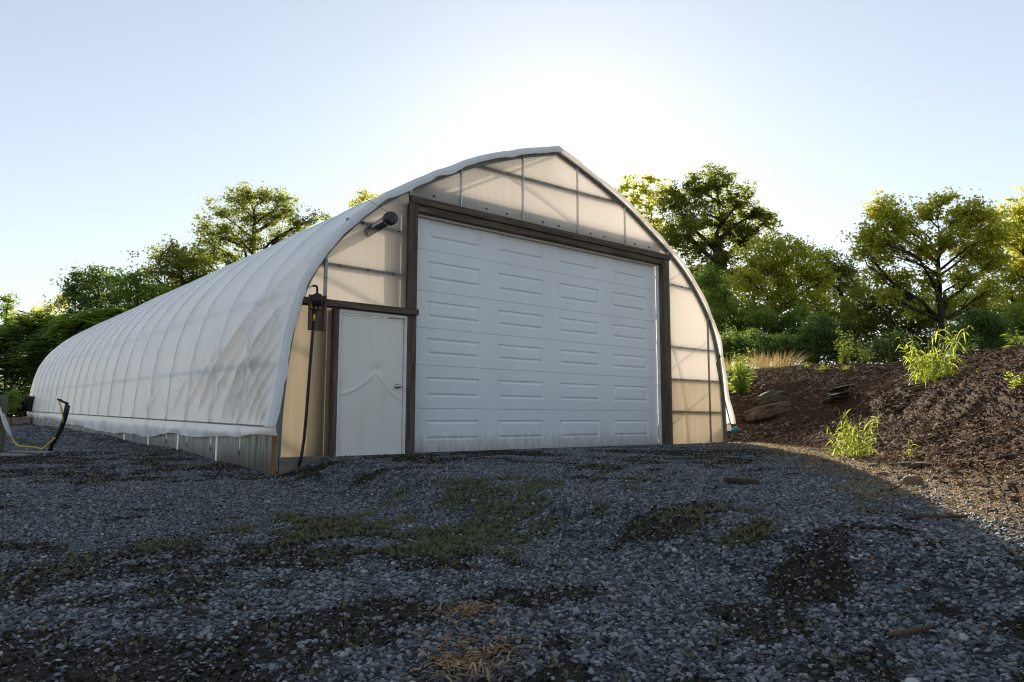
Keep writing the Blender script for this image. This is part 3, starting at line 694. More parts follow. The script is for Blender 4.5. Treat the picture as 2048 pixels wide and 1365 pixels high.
# dark crumbs and moss litter over the bare soil
x, y, D = fan(230000, 1.7, 11); di, gr, am = masks(x, y); keep = (rng.random(len(x)) < di*.55*np.where(D > 5, 1, .8)) & ~((x > -.9) & (y > -.1)) & (bank_s(x, y) < -.1); x, y = x[keep], y[keep]
rot = np.stack([rng.normal(0, .6, len(x)), rng.normal(0, .6, len(x)), rng.uniform(0, 6.28, len(x))], -1)
crumb_m = m_inst('soil_crumbs', [(0, (.006,.005,.003)), (.5, (.022,.016,.009)), (.8, (.045,.035,.018)), (.93, (.05,.055,.02)), (1, (.12,.1,.07))], .9, .1)
scatter('soil_crumbs', np.stack([x, y, ground_z(x, y)+.003], -1), rot, .008+.024*rng.random(len(x))**2, [stone_mesh(i+50, .6, .4) for i in range(4)]+[chip_mesh(i+60) for i in range(3)], crumb_m)
# pale chips spilled near the camera
pts = []
for px, py, r_, k in ((940, 1335, .17, 330), (935, 1228, .13, 150), (930, 1280, .2, 60)):
    c = gpoint(px, py); q = rng.normal(0, 1, (k, 2))*r_*.6; pts.append(np.stack([c[0]+q[:,0]*1.1, c[1]+q[:,1]*.8], -1))
pts = np.concatenate(pts); z = ground_z(pts[:,0], pts[:,1])
rot = np.stack([rng.normal(0, .4, len(pts)), rng.normal(0, .4, len(pts)), rng.uniform(0, 6.28, len(pts))], -1)
scatter('wood_chips', np.stack([pts[:,0], pts[:,1], z+.022], -1), rot, .018+.035*rng.random(len(pts))**1.6, [chip_mesh(i+40) for i in range(6)], wchip_m)
# low green sprouts in the gravel
x, y, D = fan(170000, 2, 9.5); di, gr, am = masks(x, y); keep = (rng.random(len(x)) < gr*.36+di*.025) & ~((x > -.9) & (y > -.2)) & (bank_s(x, y) < -.2); x, y = x[keep], y[keep]
rot = np.stack([rng.normal(0, .2, len(x)), rng.normal(0, .2, len(x)), rng.uniform(0, 6.28, len(x))], -1)
leaf_moss = m_leaf('low_sprout_leaves', ((.06,.07,.03), (.125,.13,.06), (.2,.185,.11)), (2,2,2), (.2,.22,.06), tmix=.3)
scatter('ground_sprouts', np.stack([x, y, ground_z(x, y)+.004], -1), rot, rng.uniform(.018, .05, len(x)), [sprig_mesh(i) for i in range(5)], leaf_moss)

# golden moss and dry sprigs over the sunlit strip at the foot of the bank
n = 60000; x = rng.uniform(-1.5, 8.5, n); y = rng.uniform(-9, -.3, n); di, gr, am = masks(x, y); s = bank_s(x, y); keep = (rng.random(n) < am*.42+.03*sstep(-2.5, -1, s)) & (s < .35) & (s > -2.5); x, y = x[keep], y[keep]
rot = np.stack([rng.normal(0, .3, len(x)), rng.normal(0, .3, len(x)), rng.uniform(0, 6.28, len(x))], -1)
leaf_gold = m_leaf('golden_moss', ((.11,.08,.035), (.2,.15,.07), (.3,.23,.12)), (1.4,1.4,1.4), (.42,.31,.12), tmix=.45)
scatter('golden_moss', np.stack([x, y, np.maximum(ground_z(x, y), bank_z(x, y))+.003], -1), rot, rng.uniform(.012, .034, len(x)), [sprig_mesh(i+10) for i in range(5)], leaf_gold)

# ------------------------------------------------------------------ vegetation builders
def leaf_quads(C, L, Wd, up=.35, droop=0.0):
    n = len(C); nrm = rng.normal(0, 1, (n, 3)); nrm[:,2] += up*2; nrm /= np.linalg.norm(nrm, axis=1)[:,None]
    t = np.cross(nrm, rng.normal(0, 1, (n, 3))); t /= np.linalg.norm(t, axis=1)[:,None]; t[:,2] -= droop; b_ = np.cross(nrm, t)
    L = L[:,None]; w = L*Wd
    V = np.stack([C-t*L*.5, C+b_*w*.5-t*L*.05, C+t*L*.5, C-b_*w*.5-t*L*.05], 1).reshape(-1, 3)
    return V, np.arange(4*n).reshape(n, 4)
def crown_leaves(blobs, leaf, dens, sub=.32, fill=.5):
    """blobs: (centre, radius); leaves sit on small twigs' clusters spread through each blob"""
    out = []
    for c, r_ in blobs:
        cov = min(4.6, dens/5.5); nl = max(120, int(cov*3.14*r_*r_/(.27*leaf*leaf))); k = 18; ns = max(6, nl//k); d = rng.normal(0, 1, (ns, 3)); d /= np.linalg.norm(d, axis=1)[:,None]
        lob = 1+.22*sum(np.cos(d@v*2.6+q) for v, q in zip(rng.normal(0, 1, (4, 3)), rng.uniform(0, 6.28, 4))); lob = np.clip(lob, .55, 1.45)
        rad = lob*r_*(fill+(1-fill)*rng.random(ns)**.6)*np.where(rng.random(ns) < .14, rng.uniform(1.1, 1.5, ns), rng.uniform(.8, 1.1, ns)); cc = c + d*rad[:,None]*[1, 1, .92]
        off = rng.normal(0, 1, (ns, k, 3))*[1, 1, .55]*(sub*rng.uniform(.25, .7, (ns, 1, 1)))
        out.append((cc[:,None]+off).reshape(-1, 3))
    C = np.concatenate(out); V, F = leaf_quads(C, leaf*rng.uniform(.7, 1.4, len(C)), .55); return V, F
def limbs(b, base, tips, r0, fork, bend=.12):
    base = Vector(base); fork = Vector(fork); T = [Vector(t) for t, _ in tips]
    zt = max(t.z for t in T); zb = min(t.z for t in T); hi = [t for t in T if t.z > zt-.3*(zt-zb)-.01]
    top = sum(hi, Vector())/len(hi); top = Vector((top.x*.6+fork.x*.4, top.y*.6+fork.y*.4, fork.z+(zt-fork.z)*.8))
    if top.z < fork.z+.2: top.z = fork.z+.2
    k = 9; wob = [Vector((rnd.gauss(0,1), rnd.gauss(0,1), 0))*r0*.45 for _ in range(k+1)]
    path = [base.lerp(fork, i/4)+wob[i]*(i > 0) for i in range(4)] + [fork.lerp(top, i/5)+wob[4+i-1] for i in range(6)]
    rad = [r0*1.35]+[r0*(1-.06*i) for i in range(1, 4)]+[r0*(.8-.14*i) for i in range(6)]; b.tube(path, rad, 9)
    for tp, rr in tips:
        tp = Vector(tp); hd = math.hypot(tp.x-fork.x, tp.y-fork.y); zs = min(max(tp.z-hd*rnd.uniform(.6, 1.1), fork.z*.85+base.z*.15), top.z)
        t_ = (zs-fork.z)/max(.1, top.z-fork.z); st = fork.lerp(top, t_) if t_ > 0 else base.lerp(fork, max(.3, (zs-base.z)/max(.1, fork.z-base.z)))
        rl = r0*(.5-.3*max(0, t_)); L = (tp-st).length; m = st.lerp(tp, .5)+Vector((rnd.gauss(0,1), rnd.gauss(0,1), rnd.uniform(-.5,.9)))*L*bend
        b.tube([st, st.lerp(m, .5)+Vector((rnd.gauss(0,1), rnd.gauss(0,1), 0))*L*.03, m, m.lerp(tp, .6)+Vector((rnd.gauss(0,1), rnd.gauss(0,1), 0))*L*.03, tp], [rl, rl*.8, rl*.6, rl*.35, rl*.12], 6)
        for _ in range(8):
            q = m.lerp(tp, rnd.uniform(-.3, .9)); e = tp+Vector((rnd.gauss(0,1), rnd.gauss(0,1), rnd.gauss(.15,.8))).normalized()*rr*rnd.uniform(.3, 1.0); mm = q.lerp(e, .5)+Vector((rnd.gauss(0,1), rnd.gauss(0,1), rnd.gauss(0,1)))*rr*.09
            b.tube([q, mm, e], [rl*.28, rl*.18, rl*.05], 5)
            for _ in range(2):
                f_ = mm.lerp(e, rnd.random()); b.tube([f_, f_+Vector((rnd.gauss(0,1), rnd.gauss(0,1), rnd.gauss(.2,.8)))*rr*.25], [rl*.1, rl*.03], 4)
def tree(name, label, base_px, D, blobs_px, mat, leaf=.16, dens=14, r0=.22, fork_py=None, group=None, cat='tree', depth=.6, sub=.42, fill=.45, zbase=None, part=('trunk', 'crown')):
    px, py = base_px; b0 = at(px, py, D); z0 = (max(float(ground_z(b0[0], b0[1])), float(bank_z(b0[0], b0[1]))) if zbase is None else zbase); base = np.array([b0[0], b0[1], z0-.1])
    o = thing(name, (base[0], base[1], z0), label, cat, group)
    k = D/FPX; bl = []
    for bx_, by_, br in blobs_px: bl.append((at(bx_, by_, D+rnd.uniform(-1, 1)*br*k*depth), br*k))
    fk = at(px+rnd.uniform(-6, 6), fork_py or py-60, D)
    if fk[2] < z0+.3: fk[2] = z0+.3
    b = MB(); limbs(b, base, bl, r0, fk); b.build(part[0], bark, o)
    V, F = crown_leaves(bl, leaf, dens, sub, fill); link(part[1], mesh_np(part[1], V, F), mat, o); return o
GR = 'trees beyond the greenhouse'
# right-hand wood
tree('oak_tree', 'tallest dark green oak with rounded lobed crown right behind the greenhouse roof', (1425, 690), 70,
     [(1395,372,36),(1440,365,30),(1350,400,36),(1480,400,30),(1410,430,46),(1470,450,44),(1360,470,44),(1420,510,50),(1500,480,34),(1535,440,22),(1515,425,22),(1460,560,50),(1390,580,50),(1450,620,44)], leaf_oak, .24, 25, .6, 560, GR)
tree('oak_tree', 'lower yellowish oak half hidden by the right slope of the greenhouse roof', (1320, 700), 95,
     [(1262,385,32),(1300,372,28),(1285,430,40),(1325,400,24),(1330,470,40),(1250,420,22),(1320,540,44),(1360,620,40)], leaf_yel, .3, 15, .35, 520, GR)
tree('broadleaf_tree', 'broad yellow-green tree with low spreading limbs in the middle of the wood', (1560, 700), 44,
     [(1550,500,34),(1590,500,30),(1520,530,40),(1570,550,46),(1620,540,36),(1540,590,46),(1600,600,44),(1490,560,34),(1645,560,28),(1500,630,34),(1640,610,28)], leaf_yel, .18, 23, .3, 600, GR)
tree('broadleaf_tree', 'dark slender tree between the yellow-green tree and the golden tree', (1680, 700), 46,
     [(1650,520,26),(1690,545,26),(1665,570,32),(1710,580,26),(1690,620,34),(1650,640,30),(1725,640,30)], leaf_oak, .18, 24, .22, 600, GR)
o = tree('walnut_tree', 'open golden-leaved tree with dark forked trunk standing on the bank', (1880, 705), 27,
     [(1770,430,36),(1740,470,30),(1800,455,36),(1775,500,38),(1725,505,18),(1850,425,26),(1880,400,18),(1920,430,34),(1960,440,32),(1990,470,28),(1900,480,34),(1950,500,38),(1840,500,30),(1985,520,32),(1930,560,32),(1860,560,26),(1800,560,26),(1980,580,26),(1755,550,22),(1890,610,24),(1830,620,20),(1960,610,22),(1770,590,20),(1760,415,16),(1900,392,12),(1945,415,16),(1985,430,16)], leaf_yel, .12, 26, .16, 625, GR, sub=.3, fill=.3)
tree('walnut_tree', 'green and gold tree cut off by the right edge of the picture', (2050, 705), 30,
     [(2040,440,34),(2075,430,50),(2020,480,30),(2060,500,44),(2030,545,34),(2090,520,50),(2020,600,28),(2070,590,44)], leaf_yel, .13, 22, .15, 620, GR, sub=.3, fill=.35)
tree('understorey_tree', 'dark green low tree behind the leaning trunk of the golden tree', (1790, 705), 36,
     [(1730,600,32),(1775,600,34),(1830,605,32),(1750,650,36),(1810,650,38),(1860,640,30),(1700,660,30),(1700,700,32),(1750,700,34),(1805,700,34),(1855,695,32),(1675,700,28)], leaf_oak, .15, 25, .14, 660, GR)
tree('understorey_tree', 'shaded low tree filling the gap left of the two fresh green weeds', (1940, 705), 38,
     [(1900,620,30),(1950,610,34),(2000,630,34),(1920,660,34),(1980,670,34),(1890,690,32),(1940,700,34),(2000,695,34),(2045,690,34),(2060,650,30)], leaf_dark, .15, 25, .14, 660, GR)
tree('understorey_tree', 'dark low tree just above the sunlit dry grass', (1475, 720), 40,
     [(1440,600,36),(1430,650,34),(1480,640,38),(1530,655,36),(1560,650,30),(1420,560,26),(1460,690,36),(1510,695,36),(1560,690,36),(1610,690,36),(1655,695,34),(1600,650,34)], leaf_mid2, .15, 25, .14, 680, GR)
BP = ('stem', 'foliage')
tree('round_shrub', 'rounded dark shrub on the bank behind the pale leafy weeds', (1635, 712), 24, [(1635,665,32),(1665,680,26),(1605,690,26),(1650,650,22),(1625,705,24),(1670,705,22),(1710,705,22)], leaf_dark, .08, 60, .05, 700, 'shrubs on the bank', 'shrub', sub=.2, fill=.55, part=BP)
tree('round_shrub', 'rounded deep green shrub between the two fresh green weeds', (1965, 700), 22, [(1965,655,34),(1930,670,24),(1995,668,28),(1960,640,22)], leaf_dark, .08, 60, .05, 690, 'shrubs on the bank', 'shrub', sub=.2, fill=.55, part=BP)
tree('round_shrub', 'feathery yellow-green bush at the right edge under the cut-off tree', (2035, 700), 23, [(2035,630,30),(2055,650,34),(2020,660,22)], leaf_mid, .08, 50, .05, 690, 'shrubs on the bank', 'shrub', sub=.2, fill=.5, part=BP)
tree('round_shrub', 'small dark shrub behind the foxtail clump', (1790, 706), 23, [(1790,685,20),(1760,692,16),(1820,690,16),(1700,712,16),(1725,714,16),(1755,712,16),(1785,710,16),(1820,708,16)], leaf_dark, .08, 55, .04, 700, 'shrubs on the bank', 'shrub', sub=.18, fill=.55, part=BP)
tree('round_shrub', 'low dark thicket between the greenhouse edge and the round shrub', (1550, 716), 25, [(1500,685,26),(1540,690,26),(1580,695,24),(1460,690,26),(1480,708,20),(1520,710,20),(1560,712,20),(1600,712,18),(1440,700,22),(1450,722,20),(1490,724,18),(1530,724,18),(1570,722,18),(1610,720,18)], leaf_dark, .08, 50, .04, 705, 'shrubs on the bank', 'shrub', sub=.2, fill=.55, part=BP)
# left-hand wood
tree('ash_tree', 'airy tall tree with open crown rising above the left side of the roof', (500, 700), 50,
     [(495,390,24),(470,400,22),(530,395,24),(560,400,22),(575,420,24),(440,425,22),(500,430,34),(545,440,32),(410,460,24),(455,465,30),(600,450,22),(630,435,16),(500,480,36),(420,490,30),(560,480,28),(400,520,34),(460,530,40),(590,470,20)], leaf_oak, .17, 15, .28, 560, GR, fill=.25)
tree('ash_tree', 'small treetop just peeking over the roof slope left of the exhaust pipe', (725, 600), 62, [(728,392,14),(745,398,12),(712,410,14)], leaf_yel, .16, 14, .15, 500, GR, zbase=2)
tree('broadleaf_tree', 'dull olive tree in front of the airy tree at left', (370, 700), 46, [(345,500,22),(320,510,20),(375,520,30),(340,540,32),(400,550,36),(300,545,20),(370,580,40),(320,590,36)], leaf_oak, .17, 17, .25, 600, GR)
tree('locust_tree', 'dark feathery tree with flat layered top left of centre of the far wood', (195, 760), 44, [(160,560,26),(200,555,26),(235,560,22),(145,585,24),(190,590,36),(235,595,32),(165,620,36),(220,640,40),(150,650,30)], leaf_dark, .16, 18, .22, 640, GR)
tree('locust_tree', 'mid green tree between the layered dark tree and the roof slope', (275, 760), 42, [(270,555,22),(260,580,28),(295,580,28),(320,590,26),(275,620,36),(330,620,30),(300,650,36),(355,610,24)], leaf_mid, .16, 17, .22, 640, GR)
tree('thin_tree', 'thin lone sapling against the sky at the left edge', (14, 800), 40, [(14,598,12),(8,618,12),(22,612,8),(12,640,16),(5,665,16),(22,670,12)], leaf_mid, .13, 20, .08, 640, GR, sub=.3)
tree('golden_tree', 'hazy golden treetops behind the left thicket', (70, 780), 58, [(75,630,18),(110,618,18),(40,640,18),(130,600,16),(20,650,18),(60,655,24),(100,650,24)], leaf_yel, .18, 16, .2, 680, GR)
def compound_shrub(name, label, base_px, D, blobs_px, mat, group, n=60, leaf=.19):
    """sumac-like shrub: long feathered fronds with paired leaflets"""
    px, py = base_px; b0 = at(px, py, D); z0 = float(ground_z(b0[0], b0[1])); o = thing(name, (b0[0], b0[1], z0), label, 'shrub', group)
    k = D/FPX; b = MB(); C, T = [], []; V, F = [], []
    for bx_, by_, br in blobs_px:
        c = at(bx_, by_, D+rnd.uniform(-1, 1)*br*k*.8); r_ = br*k
        b.tube([(b0[0]+rnd.uniform(-.3,.3), b0[1]+rnd.uniform(-.3,.3), z0-.1), ((b0[0]+c[0])/2+rnd.uniform(-.2,.2), (b0[1]+c[1])/2, (z0+c[2])/2), tuple(c)], [.05,.035,.015], 6)
        for i in range(int(n*3.2*max(.5, r_*r_*.9))):
            d = rng.normal(0, 1, 3); d /= np.linalg.norm(d); p0 = c + d*r_*rnd.uniform(.2, .95); th = rnd.uniform(0, 6.28); L = rnd.uniform(.35, .75)
            e = np.array([math.cos(th), math.sin(th), rnd.uniform(-.1, .7)]); e /= np.linalg.norm(e); sd = np.cross(e, [0, 0, 1]); sd /= np.linalg.norm(sd)+1e-6
            for j in range(8):
                t_ = (j+1)/8; q = p0+e*L*t_ - np.array([0, 0, .35*L*t_*t_]); ll = leaf*(1.15-.6*t_)
                for sg in (-1, 1):
                    a = sd*sg*ll + e*ll*.35 - np.array([0, 0, .25*ll]); w = e*ll*.24; m = len(V)
                    V += [q, q+a*.5+w, q+a, q+a*.5-w]; F.append((m, m+1, m+2, m+3))
    b.build('stem', bark, o); link('foliage', mesh_np('foliage', np.array(V), np.array(F)), mat, o)
GS_ = 'thicket left of the greenhouse'
compound_shrub('sumac_shrub', 'tall dark feathery thicket at the far left edge', (20, 850), 37, [(10,690,40),(50,690,38),(25,740,44),(60,745,40),(20,790,38),(60,790,34),(20,822,26),(55,822,26),(-15,822,26),(-30,720,50),(-25,780,46)], leaf_dark, GS_, 90)
compound_shrub('sumac_shrub', 'dark feathery thicket touching the far end of the greenhouse', (95, 840), 36, [(95,690,40),(125,680,36),(85,735,42),(105,770,36),(70,790,30),(75,720,38),(85,818,24),(110,812,24)], leaf_dark, GS_, 90)
compound_shrub('sumac_shrub', 'bright fronded shrub with sunlit tips beside the roof curve', (170, 800), 35, [(155,650,26),(185,640,26),(210,650,28),(160,690,32),(130,660,26),(235,630,20),(245,655,18)], leaf_mid, GS_, 100)
compound_shrub('sumac_shrub', 'fresh green fronds topping the thicket over the far left', (70, 820), 38, [(50,650,26),(85,645,26),(115,650,24),(20,665,24),(75,670,28)], leaf_mid, GS_, 90)

# ------------------------------------------------------------------ weeds and grasses
def blades(b, base, n, h, spread, w, lean=.5, droop=.6, seg=6, z_of=None):
    tips = []
    for i in range(n):
        th = rnd.uniform(0, 6.28); L = h*rnd.uniform(.55, 1.05); r_ = spread*math.sqrt(rnd.random())*.35
        p = Vector((base[0]+math.cos(th)*r_, base[1]+math.sin(th)*r_, base[2]-.03)); d = Vector((math.cos(th), math.sin(th), 0)); ln = rnd.uniform(.05, 1)*lean; dr = rnd.uniform(.2, 1)*droop
        s_ = Vector((-d.y, d.x, 0)); tw = rnd.uniform(-1, 1); s_ = (s_ + Vector((0, 0, tw*.6)) + d*tw*.5).normalized(); L_, R_ = [], []
        for j in range(seg+1):
            t_ = j/seg; q = p + d*(L*(ln*t_ + dr*t_*t_*.5)) + Vector((0, 0, L*(t_*(1-.12*ln) - dr*.55*t_**2.6)))
            ww = w*rnd.uniform(.9, 1.1)*(1-t_**1.6)*(.55+.9*min(t_*3, .5)) + .0006; L_.append(q-s_*ww*.5); R_.append(q+s_*ww*.5)
        b.grid(np.array([L_, R_]), True); tips.append((q, d))
    return tips
def foxtail(b, p, d, L, r_):
    pts, rs = [], []
    for j in range(7):
        t_ = j/6; pts.append(Vector(p) + Vector(d)*(L*t_*.8) + Vector((0, 0, L*(.35*math.sin(t_*2.6)-.25*t_*t_)))); rs.append(r_*math.sin(math.pi*(.08+.87*t_))**.6)
    b.tube(pts, rs, 7)
    for j in range(60):
        t_ = rnd.random(); q = pts[min(5, int(t_*6))]; e = q + Vector((rnd.gauss(0,1), rnd.gauss(0,1), rnd.gauss(0,1))).normalized()*r_*1.9; n = len(b.v)
        b.add([q, q+Vector((.0012,0,0)), e], [(0,1,2)])
def grass_clump(name, label, px, py, n, h, spread, w, mat, group=None, lean=.6, droop=.7, heads=0, cat='grass clump', stalk=1.15):
    p = gpoint(px, py); z = top_z(p[0], p[1]); o = thing(name, (p[0], p[1], z), label, cat, group)
    b = MB(); blades(b, (p[0], p[1], z), n, h, spread, w, lean, droop); b.build('blades', mat, o)
    if heads:
        st = MB(); hd_ = MB()
        for i in range(heads):
            th = rnd.uniform(0, 6.28); d = Vector((math.cos(th), math.sin(th), 0)); L = h*stalk*rnd.uniform(.7, 1.15); q0 = Vector((p[0], p[1], z))+d*spread*.1; ln = rnd.uniform(.1, .45)
            pts = [q0 + d*(L*ln*t_**1.5) + Vector((0,0,L*t_*(1-.1*ln))) for t_ in np.linspace(0, 1, 6)]; st.tube(pts, .0022, 4); foxtail(hd_, pts[-1], d, rnd.uniform(.05, .085), .0085)
        st.build('stalks', mat, o); hd_.build('seed_heads', seed_m, o)
    return o
def stemmed_grass(name, label, px, py, n_st, h, spread, leaf, w, mat, group, heads):
    p = gpoint(px, py); z = top_z(p[0], p[1]); o = thing(name, (p[0], p[1], z), label, 'grass clump', group); b = MB(); st = MB(); hd_ = MB()
    for i in range(n_st):
        th = rnd.uniform(0, 6.28); d = Vector((math.cos(th), math.sin(th), 0)); L = h*rnd.uniform(.35, 1.0); ln = rnd.uniform(.02, .55); r_ = spread*.3*math.sqrt(rnd.random())
        q0 = Vector((p[0], p[1], z-.03)) + d*r_; pts = [q0 + d*(L*ln*t_**1.6) + Vector((rnd.gauss(0,.006), rnd.gauss(0,.006), L*t_*(1-.15*ln*t_))) for t_ in np.linspace(0, 1, 7)]; st.tube(pts, [.0035]*4+[.003, .0025, .0015], 4)
        for k in range(rnd.randint(6, 9)):
            t_ = rnd.uniform(.08, .98); q = pts[int(t_*6)].lerp(pts[min(6, int(t_*6)+1)], t_*6 % 1); a = rnd.uniform(0, 6.28); e = Vector((math.cos(a), math.sin(a), 0)); ll = leaf*rnd.uniform(.5, 1.15)*(1.1-.35*t_); up = rnd.uniform(.35, 1.1); dr = rnd.uniform(.5, 1.5); sd = Vector((-e.y, e.x, rnd.gauss(0, .35))).normalized(); A, B = [], []
            for j in range(6):
                u = j/5; c = q + e*(ll*u*.85) + Vector((0, 0, ll*(up*u - dr*u*u))); ww = w*(math.sin(math.pi*min(1, .12+u*.88))**.7)*.5+.0005; A.append(c-sd*ww); B.append(c+sd*ww)
            b.grid(np.array([A, B]), True)
        if i < heads: foxtail(hd_, pts[-1], d, rnd.uniform(.06, .1), .0095)
    b.build('blades', mat, o); st.build('stalks', mat, o)
    if heads: hd_.build('seed_heads', seed_m, o)
    return o
def leafy_weed(name, label, px, py, h, spread, n_st, leaf, mat, group=None, cat='weed', wd=.36, per=26, up=.2):
    p = gpoint(px, py); z = top_z(p[0], p[1]); o = thing(name, (p[0], p[1], z), label, cat, group); st = MB(); C, A = [], []
    V, F = [], []
    for i in range(n_st):
        th = rnd.uniform(0, 6.28); d = Vector((math.cos(th), math.sin(th), 0)); L = h*rnd.uniform(.55, 1.05); ln = rnd.random()*spread/h
        pts = [Vector((p[0], p[1], z-.03)) + d*(L*ln*t_) + Vector((0, 0, L*t_*(1-.15*ln))) for t_ in np.linspace(0, 1, 5)]; st.tube(pts, [.006,.005,.004,.003,.0015], 5)
        for j in range(per):
            t_ = rnd.uniform(.12, 1); q = pts[0].lerp(pts[-1], t_); a = rnd.uniform(0, 6.28); e = Vector((math.cos(a), math.sin(a), rnd.uniform(-.25, .6)+up)).normalized(); ll = leaf*rnd.uniform(.5, 1.15)*(1.15-.6*t_)
            q = q + e*leaf*.25; s_ = e.cross(Vector((rnd.gauss(0,.4), rnd.gauss(0,.4), 1))).normalized()*ll*wd*.5; m = len(V)
            V += [q, q+e*ll*.5+s_, q+e*ll-Vector((0,0,ll*.18)), q+e*ll*.5-s_]; F.append((m, m+1, m+2, m+3))
    st.build('stem', m_stem, o); link('leaves', mesh_np('leaves', np.array([tuple(v) for v in V]), np.array(F)), mat, o); return o
m_stem = m_simple('green_stem', (.07,.085,.03), .6, 0, .3, 20)
GW = 'weeds on the mulch bank'
stemmed_grass('foxtail_grass', 'big yellow-green foxtail clump with nodding seed heads on the bank crest', 1865, 762, 46, 1.05, 1.1, .3, .02, leaf_weed, GW, 16)
stemmed_grass('foxtail_grass', 'arching yellow-green grass clump at the foot of the bank', 1712, 915, 34, .66, .7, .2, .014, leaf_weed, GW, 8)
stemmed_grass('foxtail_grass', 'short lone sprig of drooping grass right of the arching clump', 1820, 918, 3, .3, .1, .13, .012, leaf_weed, GW, 0)
grass_clump('grass_tuft', 'dull olive tuft of low grass beside the arching clump', 1665, 908, 60, .16, .4, .007, leaf_dark, GW, 1.0, .6)
leafy_weed('leafy_weed', 'upright lime-green leafy weed left of the tall dry twig', 1688, 728, .85, .42, 18, .11, leaf_weed, GW)
leafy_weed('leafy_weed', 'broad olive-tipped weed just right of the lime-green weed', 1730, 722, .55, .6, 20, .075, leaf_weed, GW)
leafy_weed('leafy_weed', 'low sprawling weed in front of the lime-green weed', 1690, 742, .2, .4, 10, .06, leaf_weed, GW)
leafy_weed('leafy_weed', 'little sprout on the crest farthest from the foxtail clump', 1612, 738, .2, .12, 5, .06, leaf_weed, GW)
leafy_weed('leafy_weed', 'little spreading weed between the crest sprout and the sprawling weed', 1646, 742, .18, .3, 8, .06, leaf_weed, GW)
leafy_weed('leafy_weed', 'tall bright green bushy weed at the greenhouse right edge', 1482, 790, 1.15, .75, 34, .17, leaf_mid, GW, wd=.3, per=34, up=.05)
leafy_weed('leafy_weed', 'long-leaved green weed on the skyline left of the deep green shrub', 1936, 694, .45, .25, 5, .22, leaf_mid, GW, wd=.16, per=22)
leafy_weed('leafy_weed', 'long-leaved green weed on the skyline right of the deep green shrub', 2036, 694, .4, .25, 5, .2, leaf_mid, GW, wd=.16, per=22)
leafy_weed('leafy_weed', 'yellow-lit weed on the slope at the right edge', 2036, 775, .26, .35, 9, .07, leaf_weed, GW)
grass_clump('grass_tuft', 'single upright yellow blade tuft on the dark slope', 1957, 748, 4, .13, .05, .014, leaf_weed, GW, .3, .3)
for i, (px, py, nn, hh, lb) in enumerate(((1465, 735, 260, .5, 'pale dry grass tuft hugging the greenhouse edge'), (1520, 728, 300, .55, 'golden dry grass tuft in the middle of the crest'), (1558, 726, 260, .6, 'russet dry grass tuft with leaning stems nearest the round shrub'))):
    grass_clump('dry_grass', lb, px, py, nn, hh, 1.5, .006, leaf_dry, 'dry grass on the crest', .9, .5)
# small weeds along the left skirt
for px, py, h, lb in ((88, 850, .75, 'tall slim weed by the far end of the skirting board'), (118, 852, .22, 'small weed clump right of the slim weed'), (136, 855, .2, 'dark weed clump behind the black standpipe'), (155, 857, .2, 'low weed clump under the sagging film skirt'), (178, 860, .15, 'smallest weed clump nearest the camera along the skirting board')):
    leafy_weed('skirt_weed', lb, px, py, h, .2 if h < .5 else .25, 6 if h < .5 else 7, .1, leaf_mid, 'weeds along the skirting board', per=18)
# dead twigs on the bank
def twig(name, label, px, py, h, lean, n, group, cat='twig'):
    p = gpoint(px, py); z = top_z(p[0], p[1]); o = MB()
    for i in range(n):
        d = Vector((lean[0]+rnd.gauss(0, .12 if n < 4 else .5), lean[1]+rnd.gauss(0, .12 if n < 4 else .5), 1 if n < 4 else rnd.uniform(-.2, .9))).normalized(); L = h*rnd.uniform(.6, 1); q = Vector((p[0]+rnd.gauss(0, .02*n), p[1]+rnd.gauss(0, .02*n), z-.02))
        pts = [q+d*L*t_+Vector((rnd.gauss(0,1), rnd.gauss(0,1), rnd.gauss(0,.5)))*L*.025*t_*2 - Vector((0,0,(0 if n < 4 else .25)*L*t_*t_)) for t_ in np.linspace(0, 1, 7)]; o.tube(pts, [.008*(1-.85*t_) + .0012 for t_ in np.linspace(0, 1, 7)], 5)
        for k in range(4):
            a = pts[rnd.randint(1, 5)]; o.tube([a, a+Vector((rnd.gauss(0,1), rnd.gauss(0,1), rnd.gauss(.5,.7)))*L*.12], [.003, .001], 4)
    ob = o.build(name, twig_m); return tag(ob, label, cat, group)
GT = 'dead stems on the bank'
twig('dead_weed', 'tall thin dry weed stalk standing on the bank crest between weeds', 1782, 750, 1.0, (-.12, .05), 2, GT)
twig('dead_roots', 'tangle of dead brown roots hanging over the rock ledge', 1790, 775, .55, (-.3, -.2), 26, GT, 'roots')
twig('dead_roots', 'smaller spray of bent dry roots left of the big tangle', 1730, 785, .5, (.1, -.3), 9, GT, 'roots')
twig('dead_roots', 'fan of straw-coloured dead stems above the tan boulder', 1605, 770, .35, (-.2, -.4), 14, GT, 'roots')

# ------------------------------------------------------------------ rocks
def rock(name, label, p, size, mat, group=None, seed=1, rz=0, flat=.6, tilt=0.0, sub=3, jag=.22):
    bm = bmesh.new(); bmesh.ops.create_icosphere(bm, subdivisions=sub, radius=.5)
    for v in bm.verts:
        c = v.co; n = float(fbm(c.x*2.4+seed*3.1, c.y*2.4+c.z*1.7+seed, 151, 3))-.5; q = Vector([math.copysign(abs(a*2)**.72/2, a) for a in c]); v.co = q*(1+n*jag*3 + (float(vnoise(c.x*9+seed, c.y*9+c.z*7))-.5)*jag*.5)
    M = Matrix.Rotation(rz, 4, 'Z') @ Matrix.Rotation(tilt, 4, 'Y') @ Matrix.Diagonal((size, size*.75, size*flat, 1))
    bm.transform(M); me = bpy.data.meshes.new(name); bm.to_mesh(me); bm.free()
    o = link(name, me, mat); o.location = p; return tag(o, label, 'stone' if group else 'rock', group)
GRK = 'loose stones at the foot of the bank'
